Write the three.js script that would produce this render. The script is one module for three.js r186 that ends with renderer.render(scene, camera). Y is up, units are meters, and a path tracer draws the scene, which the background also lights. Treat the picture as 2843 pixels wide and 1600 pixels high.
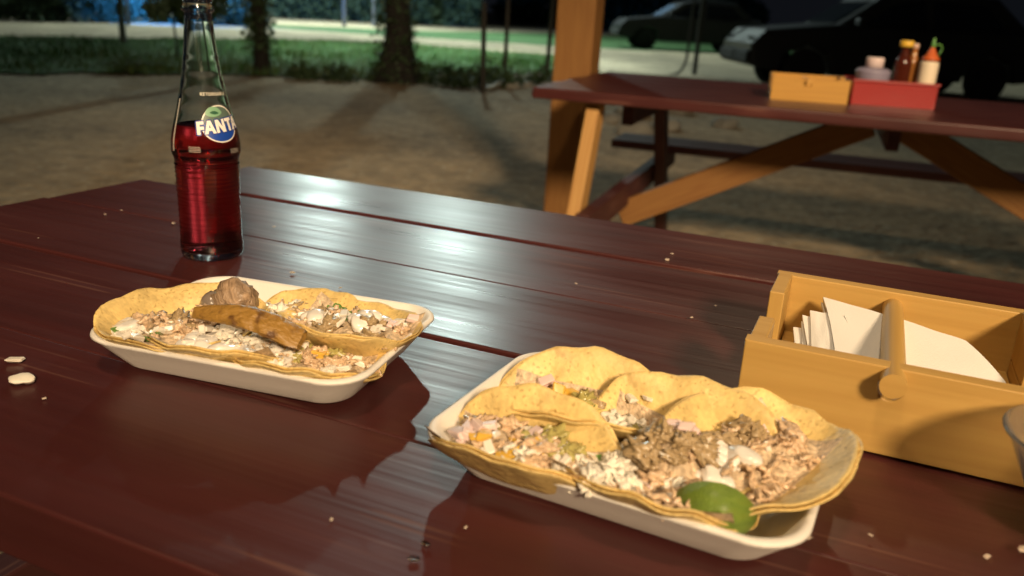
import * as THREE from 'three';
import { RoundedBoxGeometry } from 'three/addons/geometries/RoundedBoxGeometry.js';
import { mergeGeometries, mergeVertices, toCreasedNormals } from 'three/addons/utils/BufferGeometryUtils.js';
import { ImprovedNoise } from 'three/addons/math/ImprovedNoise.js';

// ------------------------------------------------------------------ camera, sky, lights, exposure
const scene = new THREE.Scene();
const EYE = 0.9936;
const camera = new THREE.PerspectiveCamera(37.98, 1024 / 576, 0.05, 600);
{
  const R = new THREE.Vector3(0.99839, 0.05382, -0.01793), U = new THREE.Vector3(-0.05672, 0.94723, -0.31551), F = new THREE.Vector3(0, -0.31602, -0.94875);
  camera.matrixAutoUpdate = true;
  camera.position.set(0, EYE, 0);
  camera.quaternion.setFromRotationMatrix(new THREE.Matrix4().makeBasis(R, U, F.clone().negate()));
  camera.focus = 0.62;
  camera.userData.fStop = 6.8;
}
scene.add(camera);

const renderer = new THREE.WebGLRenderer({ antialias: true });
renderer.toneMapping = THREE.LinearToneMapping;
renderer.toneMappingExposure = 1.0;
renderer.shadowMap.enabled = true;
{ // moonless night sky, a little lighter towards the horizon
  const w = 64, h = 32, d = new Float32Array(w * h * 4);
  for (let j = 0; j < h; j++) for (let i = 0; i < w; i++) {
    const el = Math.max(0, (j + 0.5) / h * 2 - 1), k = 1 - 0.6 * Math.sqrt(el);
    d.set([0.0045 * k, 0.0052 * k, 0.0070 * k, 1], (j * w + i) * 4);
  }
  const sky = new THREE.DataTexture(d, w, h, THREE.RGBAFormat, THREE.FloatType);
  sky.mapping = THREE.EquirectangularReflectionMapping; sky.magFilter = THREE.LinearFilter; sky.needsUpdate = true;
  scene.background = sky; scene.environment = sky;
}
{ // faint moon high behind thin cloud
  const moon = new THREE.DirectionalLight(new THREE.Color(0.75, 0.85, 1), 0.004);
  moon.position.set(-20, 40, 10); moon.castShadow = true; moon.shadow.radius = 4; scene.add(moon);
}
const WARM = new THREE.Color().setRGB(1, 0.725, 0.44), COOL = new THREE.Color().setRGB(0.80, 1, 0.92), BLUE = new THREE.Color().setRGB(0.05, 0.27, 1);
const FLOOD = { at: [1.95, 4.75, 6.2], power: 400, radius: 0.60 };      // floodlight on the snack bar behind the camera
const BULB = { at: [0.95, 2.7, -3.0], power: 1.8, radius: 0.05 };
const BULB2 = { at: [-0.15, 2.55, 0.12], power: 4.1, radius: 0.10 };     // bulb over the near table         // bulb under the roof beam on the right
const LAMP_A = { at: [-7.9, 8.9, -33.0], power: 620 };                   // street lamp far behind the lawn
const LAMP_B = { at: [-2.36, 11.9, -30.0], power: 780 };                  // tall street lamp far behind the big tree
const ADDED_LAMP_D = { at: [-1.9, 5.4, -17.2], power: 300 };                   // added lamp, cone cut off to brighten only lawn and road
const LAMP_C = { at: [-10.2, 2.7, -22.6], power: 430 };                  // blue lamp aimed at the added hedge to make the glow

// ------------------------------------------------------------------ helpers
function rng(seed) { let a = seed >>> 0; return () => { a = (a + 0x6D2B79F5) | 0; let t = Math.imul(a ^ (a >>> 15), 1 | a); t = (t + Math.imul(t ^ (t >>> 7), 61 | t)) ^ t; return ((t ^ (t >>> 14)) >>> 0) / 4294967296; }; }
const rnd = rng(20240611);
const rr = (a, b, r = rnd) => a + (b - a) * r();
const PN = new ImprovedNoise();
const noise = (x, y = 0, z = 0) => PN.noise(x + 31.7, y + 17.3, z + 5.1);
const fbm = (x, y, z = 0, o = 4) => { let s = 0, a = 0.5; for (let i = 0; i < o; i++) { s += a * noise(x, y, z); x *= 2.03; y *= 2.03; z *= 2.03; a *= 0.5; } return s; };
const cl = (x, a = 0, b = 1) => Math.min(b, Math.max(a, x));
const sm = (a, b, x) => { const t = cl((x - a) / (b - a)); return t * t * (3 - 2 * t); };
const mix = (a, b, t) => a + (b - a) * t;
const lin = (r, g, b) => new THREE.Color().setRGB(r, g, b);

const used = {};
function numbered(n) { if (!(n in used)) { used[n] = 0; return n; } used[n]++; return n + '_' + String(used[n]).padStart(3, '0'); }
function mesh(name, geo, mat, parent = scene) {
  const m = new THREE.Mesh(geo, mat); m.name = parent === scene ? numbered(name) : name;
  m.castShadow = m.receiveShadow = true; parent.add(m); return m;
}
function tag(o, label, category, group) { o.userData.label = label; o.userData.category = category; if (group) o.userData.group = group; return o; }
function thing(name, label, category, at = [0, 0, 0], turn = 0, group) {
  const o = new THREE.Group(); o.name = numbered(name); o.position.set(...at); o.rotation.y = turn; scene.add(o); return tag(o, label, category, group);
}
function structure(name, geo, mat) { const m = mesh(name, geo, mat); m.userData.kind = 'structure'; return m; }

// textures --------------------------------------------------------------------------
function tex(w, h, fn, srgb = false) {
  const d = new Uint8Array(w * h * 4);
  for (let j = 0; j < h; j++) for (let i = 0; i < w; i++) {
    const c = fn(i / w, j / h, i, j), k = (j * w + i) * 4;
    for (let q = 0; q < 3; q++) d[k + q] = 255 * cl(srgb ? (c[q] <= 0.0031308 ? c[q] * 12.92 : 1.055 * Math.pow(c[q], 1 / 2.4) - 0.055) : c[q]);
    d[k + 3] = 255;
  }
  const t = new THREE.DataTexture(d, w, h); t.wrapS = t.wrapT = THREE.RepeatWrapping; t.magFilter = THREE.LinearFilter;
  if (srgb) t.colorSpace = THREE.SRGBColorSpace; t.needsUpdate = true; return t;
}
// tileable noise through blending of the opposite edge
function tile(f, u, v, pu, pv) {
  const a = f(u * pu, v * pv), b = f((u - 1) * pu, v * pv), c = f(u * pu, (v - 1) * pv), d = f((u - 1) * pu, (v - 1) * pv);
  const s = sm(0.8, 1, u), t = sm(0.8, 1, v);
  return mix(mix(a, b, s), mix(c, d, s), t);
}
const g3 = x => [x, x, x];
// painted/stained plank: u runs along the board (2 m), v across (0.5 m)
const grainH = (u, v) => { // fine raised grain lines
  const n = tile((x, y) => fbm(x, y, 2, 3), u, v, 8, 130), m = tile((x, y) => fbm(x, y, 9, 2), u, v, 4, 40);
  return cl(0.5 + 0.55 * n + 0.35 * m);
};
const WS = 1024, HS = 512;
const grainTex = tex(WS, HS, (u, v) => g3(grainH(u, v)));
const tableColor = tex(WS, HS, (u, v) => {
  const n = tile((x, y) => fbm(x, y, 4, 4), u, v, 5, 30), w = tile((x, y) => fbm(x, y, 8, 4), u, v, 10, 6), s = tile((x, y) => noise(x, y, 12), u, v, 9, 110);
  const k = cl(0.9 + 0.3 * n + 0.3 * w, 0.5, 1.4), worn = sm(0.33, 0.48, s * 0.7 + w * 0.5 + n * 0.2);
  return [mix(0.070 * k, 0.2, worn * 0.4), mix(0.0185 * k, 0.10, worn * 0.4), mix(0.0180 * k, 0.075, worn * 0.4)];
}, true);
const tableRough = tex(WS, HS, (u, v) => {
  const n = tile((x, y) => fbm(x, y, 14, 4), u, v, 6, 60), w = tile((x, y) => fbm(x, y, 18, 4), u, v, 8, 6);
  return g3(cl(0.35 + 0.12 * n + 0.12 * w, 0.22, 0.7));
});
const pineColor = tex(WS, HS, (u, v) => {
  const w = tile((x, y) => fbm(x, y, 24, 3), u, v, 2.5, 9), r = 0.5 + 0.5 * Math.sin((v * 26 + w * 4.5) * 6.283), f = tile((x, y) => fbm(x, y, 28, 3), u, v, 10, 120);
  const k = cl(0.25 + 0.45 * r + 0.45 * f);
  return [mix(0.56, 0.40, k), mix(0.34, 0.19, k), mix(0.115, 0.05, k)];
}, true);
const boxColor = tex(512, 256, (u, v) => { const w = tile((x, y) => fbm(x, y, 34, 3), u, v, 2.5, 7), r = 0.5 + 0.5 * Math.sin((v * 12 + w * 3) * 6.283), f = tile((x, y) => fbm(x, y, 38, 3), u, v, 8, 70), k = cl(0.3 + 0.22 * r + 0.4 * f); return [mix(0.56, 0.40, k), mix(0.36, 0.225, k), mix(0.11, 0.055, k)]; }, true);
const rep = (t, a, b) => { const c = t.clone(); c.repeat.set(a, b); c.needsUpdate = true; return c; };
const std = o => new THREE.MeshStandardMaterial(o);
const phy = o => new THREE.MeshPhysicalMaterial(o);
const wrapM = { a: 0.5, b: 2 }; // uv in metres -> texture of 2 m x 0.5 m
const M = {};
M.table = phy({ map: rep(tableColor, 0.5, 2), roughnessMap: rep(tableRough, 0.5, 2), bumpMap: rep(grainTex, 0.5, 2), bumpScale: 0.0002, roughness: 1, ior: 1.5 });
M.tableDark = std({ map: rep(tableColor, 0.5, 2), roughness: 0.6 });
M.pine = std({ map: rep(pineColor, 0.5, 2), roughness: 0.6, bumpMap: rep(grainTex, 0.5, 2), bumpScale: 0.0004 });
M.postWood = std({ map: rep(pineColor, 0.5, 2), color: lin(0.46, 0.38, 0.28), roughness: 0.7, bumpMap: rep(grainTex, 0.5, 2), bumpScale: 0.0007 });
M.box = std({ map: rep(boxColor, 0.9, 3.4), color: lin(1, 1, 1), roughness: 0.45, bumpMap: rep(grainTex, 0.5, 2), bumpScale: 0.0002 });

function uvBox(g, long = 'x', ou = 0, ov = 0) { // uv in metres, u along the long axis
  const p = g.attributes.position, n = g.attributes.normal, uv = new Float32Array(p.count * 2);
  for (let i = 0; i < p.count; i++) {
    const c = [p.getX(i), p.getY(i), p.getZ(i)], a = [Math.abs(n.getX(i)), Math.abs(n.getY(i)), Math.abs(n.getZ(i))];
    const L = 'xyz'.indexOf(long), o = [0, 1, 2].filter(q => q !== L);
    let u, v;
    if (a[L] > 0.8) { u = c[o[0]]; v = c[o[1]]; } else { u = c[L]; v = a[o[0]] > a[o[1]] ? c[o[1]] : c[o[0]]; }
    uv[2 * i] = u + ou; uv[2 * i + 1] = v + ov;
  }
  g.setAttribute('uv', new THREE.BufferAttribute(uv, 2)); return g;
}
function board(lx, ly, lz, r = 0.004, long = null) {
  const l = long || (lx >= ly && lx >= lz ? 'x' : ly >= lz ? 'y' : 'z');
  const g = new RoundedBoxGeometry(lx, ly, lz, 2, Math.min(r, lx / 3, ly / 3, lz / 3));
  return uvBox(g, l, rnd() * 3, rnd() * 3);
}
// beam between two points, with a rectangular section
function beam(a, b, w, h, r = 0.005, up = new THREE.Vector3(0, 1, 0)) {
  const A = new THREE.Vector3(...a), B = new THREE.Vector3(...b), d = B.clone().sub(A), L = d.length();
  const g = board(L, h, w, r, 'x'); const x = d.normalize(), z = new THREE.Vector3().crossVectors(x, up).normalize(), y = new THREE.Vector3().crossVectors(z, x);
  g.applyMatrix4(new THREE.Matrix4().makeBasis(x, y, z).setPosition(A.add(B).multiplyScalar(0.5))); return g;
}
function tube(pts, r, seg = 24, rs = 8) { return new THREE.TubeGeometry(new THREE.CatmullRomCurve3(pts.map(p => new THREE.Vector3(...p))), seg, r, rs, false); }
function lathe(pts, seg = 48) { return new THREE.LatheGeometry(pts.map(p => new THREE.Vector2(p[0], p[1])), seg); }
function blob(r, det, amp, freq, seed, sx = 1, sy = 1, sz = 1) {
  let g = new THREE.IcosahedronGeometry(1, det); g.deleteAttribute('uv'); g.deleteAttribute('normal'); g = mergeVertices(g, 1e-4);
  const p = g.attributes.position;
  for (let i = 0; i < p.count; i++) {
    const x = p.getX(i), y = p.getY(i), z = p.getZ(i), k = r * (1 + amp * fbm(x * freq + seed, y * freq - seed, z * freq + 2 * seed, 3) * 2);
    p.setXYZ(i, x * k * sx, y * k * sy, z * k * sz);
  }
  g.computeVertexNormals();
  const uv = new Float32Array(p.count * 2); for (let i = 0; i < p.count; i++) { uv[2 * i] = p.getX(i) + p.getY(i) * 0.6; uv[2 * i + 1] = p.getZ(i) + p.getY(i) * 0.8; }
  g.setAttribute('uv', new THREE.BufferAttribute(uv, 2)); return g;
}
function flat(poly, y, uvs = 1) { // polygon sheet on the ground
  const s = new THREE.Shape(poly.map(p => new THREE.Vector2(p[0], -p[1]))), g = new THREE.ShapeGeometry(s); g.rotateX(-Math.PI / 2); g.translate(0, y, 0);
  const p = g.attributes.position, uv = g.attributes.uv; for (let i = 0; i < p.count; i++) uv.setXY(i, p.getX(i) * uvs, p.getZ(i) * uvs); return g;
}
function wavy(poly, amp, step, seed) { // ragged outline
  const out = [];
  poly.forEach((a, i) => { const b = poly[(i + 1) % poly.length], L = Math.hypot(b[0] - a[0], b[1] - a[1]), n = Math.max(1, Math.round(L / step));
    for (let k = 0; k < n; k++) { const t = k / n, x = mix(a[0], b[0], t), z = mix(a[1], b[1], t); out.push([x + amp * fbm(x * 1.3, z * 1.3, seed, 5) * 2, z + amp * fbm(x * 1.3, z * 1.3, seed + 9, 5) * 2]); } });
  return out;
}

// ------------------------------------------------------------------ ground, lawn, road
const dirtColor = tex(1024, 1024, (u, v) => {
  const n = tile((x, y) => fbm(x, y, 40, 5), u, v, 6, 6), f = tile((x, y) => fbm(x, y, 44, 3), u, v, 60, 60), s = tile((x, y) => noise(x, y, 48), u, v, 90, 90);
  const k = cl(0.85 + 0.7 * n + 0.55 * f, 0.35, 1.5), st = sm(0.42, 0.55, s);
  return [mix(0.34 * k, 0.6, st), mix(0.275 * k, 0.54, st), mix(0.19 * k, 0.42, st)];
}, true);
const dirtBump = tex(512, 512, (u, v) => g3(0.5 + 0.5 * tile((x, y) => fbm(x, y, 52, 5), u, v, 24, 24)));
M.dirt = std({ map: rep(dirtColor, 0.4, 0.4), bumpMap: rep(dirtBump, 0.8, 0.8), bumpScale: 0.02, roughness: 0.95 });
M.road = std({ map: rep(dirtColor, 0.22, 0.22), color: lin(1.5, 1.5, 1.45), bumpMap: rep(dirtBump, 0.5, 0.5), bumpScale: 0.015, roughness: 0.9 });
const yardTex = tex(1536, 1024, (u, v) => { // sandy earth with small stones
  const x = u * 30 - 15, z = v * 20 - 14, n = fbm(x * 0.45, z * 0.7, 41, 5), f = fbm(x * 7, z * 7, 45, 3), gsp = noise(x * 16, z * 16, 49), sp = noise(x * 23, z * 23, 47);
  const k = cl(0.9 + 0.6 * n + 0.6 * f + 0.25 * gsp, 0.4, 1.5), st = sm(0.45, 0.56, sp);
  return [mix(0.41 * k, 0.62, st), mix(0.32 * k, 0.56, st), mix(0.20 * k, 0.42, st)];
}, true);
M.yard = std({ map: yardTex, bumpMap: rep(dirtBump, 22, 15), bumpScale: 0.03, roughness: 0.95 });
const lawnColor = tex(512, 512, (u, v) => {
  const n = tile((x, y) => fbm(x, y, 60, 5), u, v, 8, 8), f = tile((x, y) => fbm(x, y, 64, 3), u, v, 70, 70), k = cl(0.8 + 0.9 * n + 0.9 * f, 0.25, 1.7);
  return [0.08 * k, 0.175 * k, 0.06 * k];
}, true);
M.lawn = std({ map: rep(lawnColor, 0.3, 0.3), bumpMap: rep(dirtBump, 1.4, 1.4), bumpScale: 0.04, roughness: 0.9 });
{
  const g = new THREE.PlaneGeometry(260, 260, 1, 1); g.rotateX(-Math.PI / 2); g.translate(0, 0, -60);
  const near = [];
  { // near ground with real unevenness
    const nx = 150, nz = 170, x0 = -15, x1 = 15, z0 = -14, z1 = 6, pos = [], uv = [], idx = [];
    for (let j = 0; j <= nz; j++) for (let i = 0; i <= nx; i++) {
      const x = mix(x0, x1, i / nx), z = mix(z0, z1, j / nz), edge = Math.min(1, (x - x0) / 2, (x1 - x) / 2, (z - z0) / 1.5, (z1 - z) / 2);
      const bank = 0.16 * Math.exp(-Math.pow((z + 9.7 + 0.5 * noise(x * 0.5, 3)) / 0.55, 2)) * (x < 0.4 ? 1 : 0.2);
      pos.push(x, 0.004 + edge * (0.006 + 0.012 * Math.max(0, fbm(x * 0.5, z * 0.5, 70, 5) + 0.25) * sm(-2.5, -6, z) + bank * 0 + 0.012 * Math.max(0, fbm(x * 4, z * 4, 72, 3))), z); uv.push((x + 15) / 30, (z + 14) / 20);
    }
    for (let j = 0; j < nz; j++) for (let i = 0; i < nx; i++) { const a = j * (nx + 1) + i; idx.push(a, a + nx + 1, a + 1, a + 1, a + nx + 1, a + nx + 2); }
    const n = new THREE.BufferGeometry(); n.setAttribute('position', new THREE.Float32BufferAttribute(pos, 3)); n.setAttribute('uv', new THREE.Float32BufferAttribute(uv, 2)); n.setIndex(idx); n.computeVertexNormals(); near.push(n);
  }
  const p = g.attributes.position, uv = g.attributes.uv; for (let i = 0; i < p.count; i++) uv.setXY(i, p.getX(i), p.getZ(i));
  structure('ground', g, M.dirt); structure('dirt_yard', near[0], M.yard);
}
const lawnPoly = wavy([[-30, -8.2], [-9, -8.7], [-5.6, -9.4], [-4, -10.4], [-2.4, -10.9], [0, -12.4], [1.2, -13.6], [1.0, -19.6], [-2.64, -20.8], [-4.44, -21.1], [-9.18, -15.2], [-14, -11.5], [-30, -9.5]], 0.35, 0.3, 80);
structure('lawn', flat(lawnPoly, 0.042), M.lawn);
const roadPoly = wavy([[-16, -9.5], [-9.18, -15.0], [-6.3, -18.6], [-4.44, -20.9], [-2.64, -20.6], [0.72, -19.4], [1.25, -13.9], [7.4, -12.7], [16, -11], [22, -17], [12.6, -22], [5.6, -25.9], [0.9, -24.9], [-3.3, -25.6], [-5.3, -25.8], [-9.3, -27.5], [-11.1, -24.1], [-11.9, -19.6], [-18, -14]], 0.3, 0.5, 84);
structure('road', flat(roadPoly, 0.048), M.road);
structure('gravel_lot', flat(wavy([[-14, -30.5], [-8.6, -31], [-4.2, -33], [1.4, -41], [9, -44], [10, -58], [1.8, -54], [-5.8, -46], [-12, -40]], 0.5, 1, 88), 0.012), M.road);
structure('far_grass', flat(wavy([[-9.5, -28], [-5.3, -26.2], [0.9, -25.4], [5.6, -26.4], [14, -22.6], [26, -40], [9, -43.6], [1.4, -40.6], [-4.2, -32.6], [-8.6, -30.7]], 0.3, 0.8, 90), 0.02), M.lawn);

// grass blades on the lawn
{
  const inside = (x, z, P) => { let c = false; for (let i = 0, j = P.length - 1; i < P.length; j = i++) { const [xi, zi] = P[i], [xj, zj] = P[j]; if ((zi > z) !== (zj > z) && x < (xj - xi) * (z - zi) / (zj - zi) + xi) c = !c; } return c; };
  const b = new THREE.BufferGeometry();
  b.setAttribute('position', new THREE.Float32BufferAttribute([-0.008, 0, 0, 0.008, 0, 0, 0.004, 0.05, 0.012, 0.02, 0.10, 0.035, 0.02, 0, 0.014, 0.033, 0, 0.006, 0.018, 0.07, -0.012], 3));
  b.setIndex([0, 1, 2, 0, 2, 3, 1, 3, 2, 4, 5, 6]); b.computeVertexNormals();
  const N = 42000, im = new THREE.InstancedMesh(b, std({ color: lin(0.085, 0.17, 0.055), roughness: 0.8, side: THREE.DoubleSide }), N), m = new THREE.Matrix4(), q = new THREE.Quaternion(), r = rng(5);
  let k = 0, guard = 0;
  while (k < N && guard++ < 400000) {
    const x = rr(-12, 1.3, r), z = rr(-21, -8.7, r); if (!inside(x, z, lawnPoly)) continue;
    const s = rr(0.5, 1.25, r) * (0.8 + 0.8 * Math.max(0, noise(x * 0.8, z * 0.8, 3)));
    q.setFromEuler(new THREE.Euler(rr(-0.3, 0.3, r), rr(0, 6.28, r), rr(-0.3, 0.3, r)));
    m.compose(new THREE.Vector3(x, 0.02, z), q, new THREE.Vector3(s, s, s)); im.setMatrixAt(k, m); im.setColorAt(k, lin(rr(0.6, 1.5, r), rr(0.7, 1.3, r), rr(0.5, 1.2, r))); k++;
  }
  im.count = k; im.name = numbered('grass'); im.castShadow = im.receiveShadow = true; im.userData.kind = 'stuff'; im.userData.label = 'short green grass blades covering the lit lawn before the road'; im.userData.category = 'grass'; scene.add(im);
}

// ------------------------------------------------------------------ lamps
function glow(c, k) { return std({ color: lin(0.8, 0.8, 0.8), emissive: c, emissiveIntensity: k, roughness: 0.4 }); }
M.metal = std({ color: lin(0.16, 0.17, 0.17), metalness: 0.5, roughness: 0.6 });
M.rust = std({ color: lin(0.04, 0.038, 0.034), metalness: 0.1, roughness: 0.75 });
function point(parent, color, I, at, rad) { const l = new THREE.PointLight(color, I, 0, 2); l.position.set(...at); l.castShadow = true; l.shadow.radius = rad / 0.02; parent.add(l); return l; }
function streetLamp(label, base, L, color, cone = 1.42, soft = 0.85) {
  const t = thing('street_lamp', label, 'street lamp', base);
  const arm = [L.at[0] - base[0], L.at[1], L.at[2] - base[2]];
  mesh('pole', lathe([[0.09, 0], [0.085, 0.5], [0.05, arm[1] + 0.1], [0, arm[1] + 0.12]], 16), M.metal, t);
  mesh('arm', tube([[0, arm[1], 0], [arm[0] * 0.5, arm[1] + 0.22, arm[2] * 0.5], [arm[0], arm[1] + 0.16, arm[2]]], 0.03), M.metal, t);
  const head = new RoundedBoxGeometry(0.6, 0.12, 0.26, 2, 0.04); head.translate(arm[0], arm[1] + 0.13, arm[2]); mesh('lamp_head', head, M.metal, t);
  const d = new RoundedBoxGeometry(0.42, 0.03, 0.2, 2, 0.01); d.translate(arm[0], arm[1] + 0.055, arm[2]); mesh('lamp_glass', d, glow(color, 6), t);
  const s = new THREE.SpotLight(color, L.power, 0, cone, soft, 2); s.position.set(arm[0], arm[1], arm[2]); s.target.position.set(arm[0], 0, arm[2] + (cone < 1 ? 0 : 2.5)); s.castShadow = true; s.shadow.radius = 13; t.add(s, s.target);
  return t;
}
streetLamp('tall grey street lamp pole standing behind the gravel lot, right of the thin tree', [-6.95, 0, -33.3], LAMP_A, COOL);
streetLamp('tall grey street lamp hidden behind the big tree trunk', [-4.30, 0, -30.3], LAMP_B, COOL);
streetLamp('low added lamp post lighting the lawn, hidden behind the thick tree trunk', [-2.62, 0, -18.2], ADDED_LAMP_D, COOL, 0.86, 0.5);
{
  const t = thing('light_pole', 'thin metal pole on the dark lawn at far left with a blue lamp above', 'light pole', [-7.0, 0, -15.06]);
  mesh('pole', lathe([[0.055, 0], [0.05, 6], [0, 6.02]], 12), M.metal, t);
  const u = thing('flood_lamp', 'blue lamp on a short post, aimed at the added hedge beyond the road', 'lamp', [LAMP_C.at[0], 0, LAMP_C.at[2]]);
  mesh('post', lathe([[0.04, 0], [0.035, 2.95], [0, 2.97]], 10), M.metal, u).position.set(0, 0, 0.3);
  const hd = new RoundedBoxGeometry(0.4, 0.26, 0.1, 2, 0.03); hd.translate(0, 2.72, 0.2); mesh('lamp_head', hd, M.metal, u);
  const gl = new RoundedBoxGeometry(0.34, 0.2, 0.02, 2, 0.006); gl.translate(0, 2.7, 0.14); mesh('lamp_glass', gl, glow(BLUE, 5), u);
  const s = new THREE.SpotLight(BLUE, LAMP_C.power, 0, 1.0, 0.6, 2); s.position.set(0, LAMP_C.at[1], 0.10); s.target.position.set(-0.6, 1.6, -3); s.castShadow = true; s.shadow.radius = 6; u.add(s, s.target);
}
{ // far thin pole beside the first street lamp
  const t = thing('light_pole', 'pale slender pole rising behind the grassy bank just left of the tree', 'light pole', [-6.2, 0, -35.4]);
  mesh('pole', lathe([[0.07, 0], [0.05, 7], [0, 7.02]], 12), M.metal, t);
}
{ // floodlight on the snack bar wall, behind the camera
  const t = thing('flood_light', 'warm floodlight on a tall post behind the viewer', 'floodlight', [FLOOD.at[0], 0, FLOOD.at[2] + 0.35]);
  mesh('post', lathe([[0.06, 0], [0.05, FLOOD.at[1] + 0.2], [0, FLOOD.at[1] + 0.22]], 14), M.metal, t);
  const hd = new RoundedBoxGeometry(0.42, 0.32, 0.12, 2, 0.03); hd.rotateX(0.5); hd.translate(0, FLOOD.at[1] + 0.06, -0.2); mesh('lamp_head', hd, M.metal, t);
  const gl = new RoundedBoxGeometry(0.34, 0.24, 0.02, 2, 0.006); gl.rotateX(0.5); gl.translate(0, FLOOD.at[1] + 0.025, -0.275); mesh('lamp_glass', gl, glow(WARM, 6), t);
  const s = new THREE.SpotLight(WARM, FLOOD.power, 0, 0.30, 0.9, 2); s.position.set(0, FLOOD.at[1], -0.33); s.target.position.set(-2.3, 0, -12.4); s.castShadow = true; s.shadow.radius = FLOOD.radius / 0.02; t.add(s, s.target);
}

// ------------------------------------------------------------------ roof posts and beam
function roofPost(label, at, turn) {
  const t = thing('roof_post', label, 'post', at, turn, undefined);
  mesh('post', board(0.173, 2.9, 0.173, 0.006, 'y').translate(0, 1.45, 0), M.postWood, t);
  mesh('base_plate', new RoundedBoxGeometry(0.22, 0.012, 0.22, 1, 0.003).translate(0, 0.012, 0), M.metal, t);
  return t;
}
roofPost('square orange timber roof post at the left end of the far table', [0.235, 0, -3.92], -0.30);
roofPost('square timber roof post out to the right of the far table', [3.3, 0, -2.9], -0.30);
{
  const t = thing('roof_beam', 'timber roof beam across the tops of the square posts', 'beam');
  mesh('timber', beam([-0.3, 2.98, -4.1], [4.2, 2.98, -2.6], 0.12, 0.16), M.postWood, t);
  mesh('bracket', beam([0.9, 2.98, -3.6], [0.95, 2.98, -2.2], 0.1, 0.14), M.postWood, t);
  const b = thing('hanging_bulb', 'warm light bulb hanging under the roof beam', 'light bulb', [BULB.at[0], BULB.at[1], BULB.at[2]]);
  mesh('cord', tube([[0, 0.08, 0], [0.004, 0.25, 0], [0, 0.42, 0]], 0.003, 6, 6), M.rust, b);
  mesh('socket', lathe([[0, 0.09], [0.016, 0.088], [0.018, 0.05], [0.014, 0.036]], 16), M.rust, b);
  mesh('bulb', new THREE.SphereGeometry(0.055, 24, 16), glow(WARM, 8), b);
  point(b, WARM, BULB.power, [0, 0, 0], BULB.radius);
}

{
  const t = thing('roof_beam', 'second timber roof beam above the near table', 'beam');
  mesh('timber', beam([-2.2, 2.98, -0.3], [3.0, 2.98, 1.5], 0.12, 0.16), M.postWood, t);
  const b = thing('hanging_bulb', 'warm light bulb hanging over the near table', 'light bulb', BULB2.at);
  mesh('cord', tube([[0, 0.14, 0], [0.004, 0.22, 0], [0, 0.38, 0]], 0.003, 6, 6), M.rust, b);
  mesh('socket', lathe([[0, 0.15], [0.016, 0.148], [0.018, 0.12], [0.016, 0.102]], 16), M.rust, b);
  mesh('bulb', new THREE.SphereGeometry(0.105, 28, 20), glow(WARM, 4), b);
  point(b, WARM, BULB2.power, [0, 0, 0], BULB2.radius);
}
// ------------------------------------------------------------------ the near picnic table
const TH = 0.3968676, T = [Math.cos(TH), Math.sin(TH)], Nn = [Math.sin(TH), -Math.cos(TH)];
const tn = (a, n) => [a * T[0] + n * Nn[0], a * T[1] + n * Nn[1]];   // table coordinates -> world x, z
const O0 = 0.2340, W = 0.14967, TOP = 0.75;
{
  const [cx, cz] = tn(0.1, O0 + 2.5 * W);
  const t = thing('picnic_table', 'dark red stained picnic table with five gapped planks carrying the taco trays', 'picnic table', [cx, 0, cz], -TH);
  const lefts = [-0.90, -0.902, -0.899, -0.898, -0.846], gaps = [0.003, 0.0032, 0.0028, 0.0042, 0.003];
  for (let k = 0; k < 5; k++) {
    const x0 = lefts[k], x1 = 1.12 + 0.01 * Math.sin(k * 5), L = x1 - x0, w = W - gaps[k], g = board(L, 0.038, w, 0.0022);
    // slight warp of each board
    const p = g.attributes.position; for (let i = 0; i < p.count; i++) p.setY(i, p.getY(i) + 0.0006 * Math.sin(p.getX(i) * 3 + k) - 0.25 * Math.pow(p.getZ(i), 2) * (k % 2 ? 1 : -0.4) + 0.0014);
    g.translate((x0 + x1) / 2 - 0.1, TOP - 0.019 - 0.0016, -(k + 0.5 - 2.5) * W);
    mesh('plank', g, M.table, t);
  }
  for (const x of [-0.62, 0.1, 0.85]) mesh('crosspiece', board(0.04, 0.09, 0.70, 0.004).translate(x - 0.1, TOP - 0.038 - 0.047, 0), M.tableDark, t);
  for (const x of [-0.78, 0.89]) {
    for (const s of [-1, 1]) mesh('leg', beam([x - 0.1, 0, s * 0.52], [x - 0.1, TOP - 0.05, s * 0.2], 0.09, 0.04, 0.004, new THREE.Vector3(1, 0, 0)), M.tableDark, t);
    mesh('seat_bearer', board(0.04, 0.14, 1.42, 0.004).translate(x - 0.1 - Math.sign(x) * 0.043, 0.36, 0), M.tableDark, t);
  }
  for (const s of [-1, 1]) for (let k = 0; k < 2; k++) mesh('seat_plank', board(1.98, 0.038, 0.14, 0.004).translate(0, 0.425, s * (0.5 + 0.146 * k + 0.07)), M.table, t);
}

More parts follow.
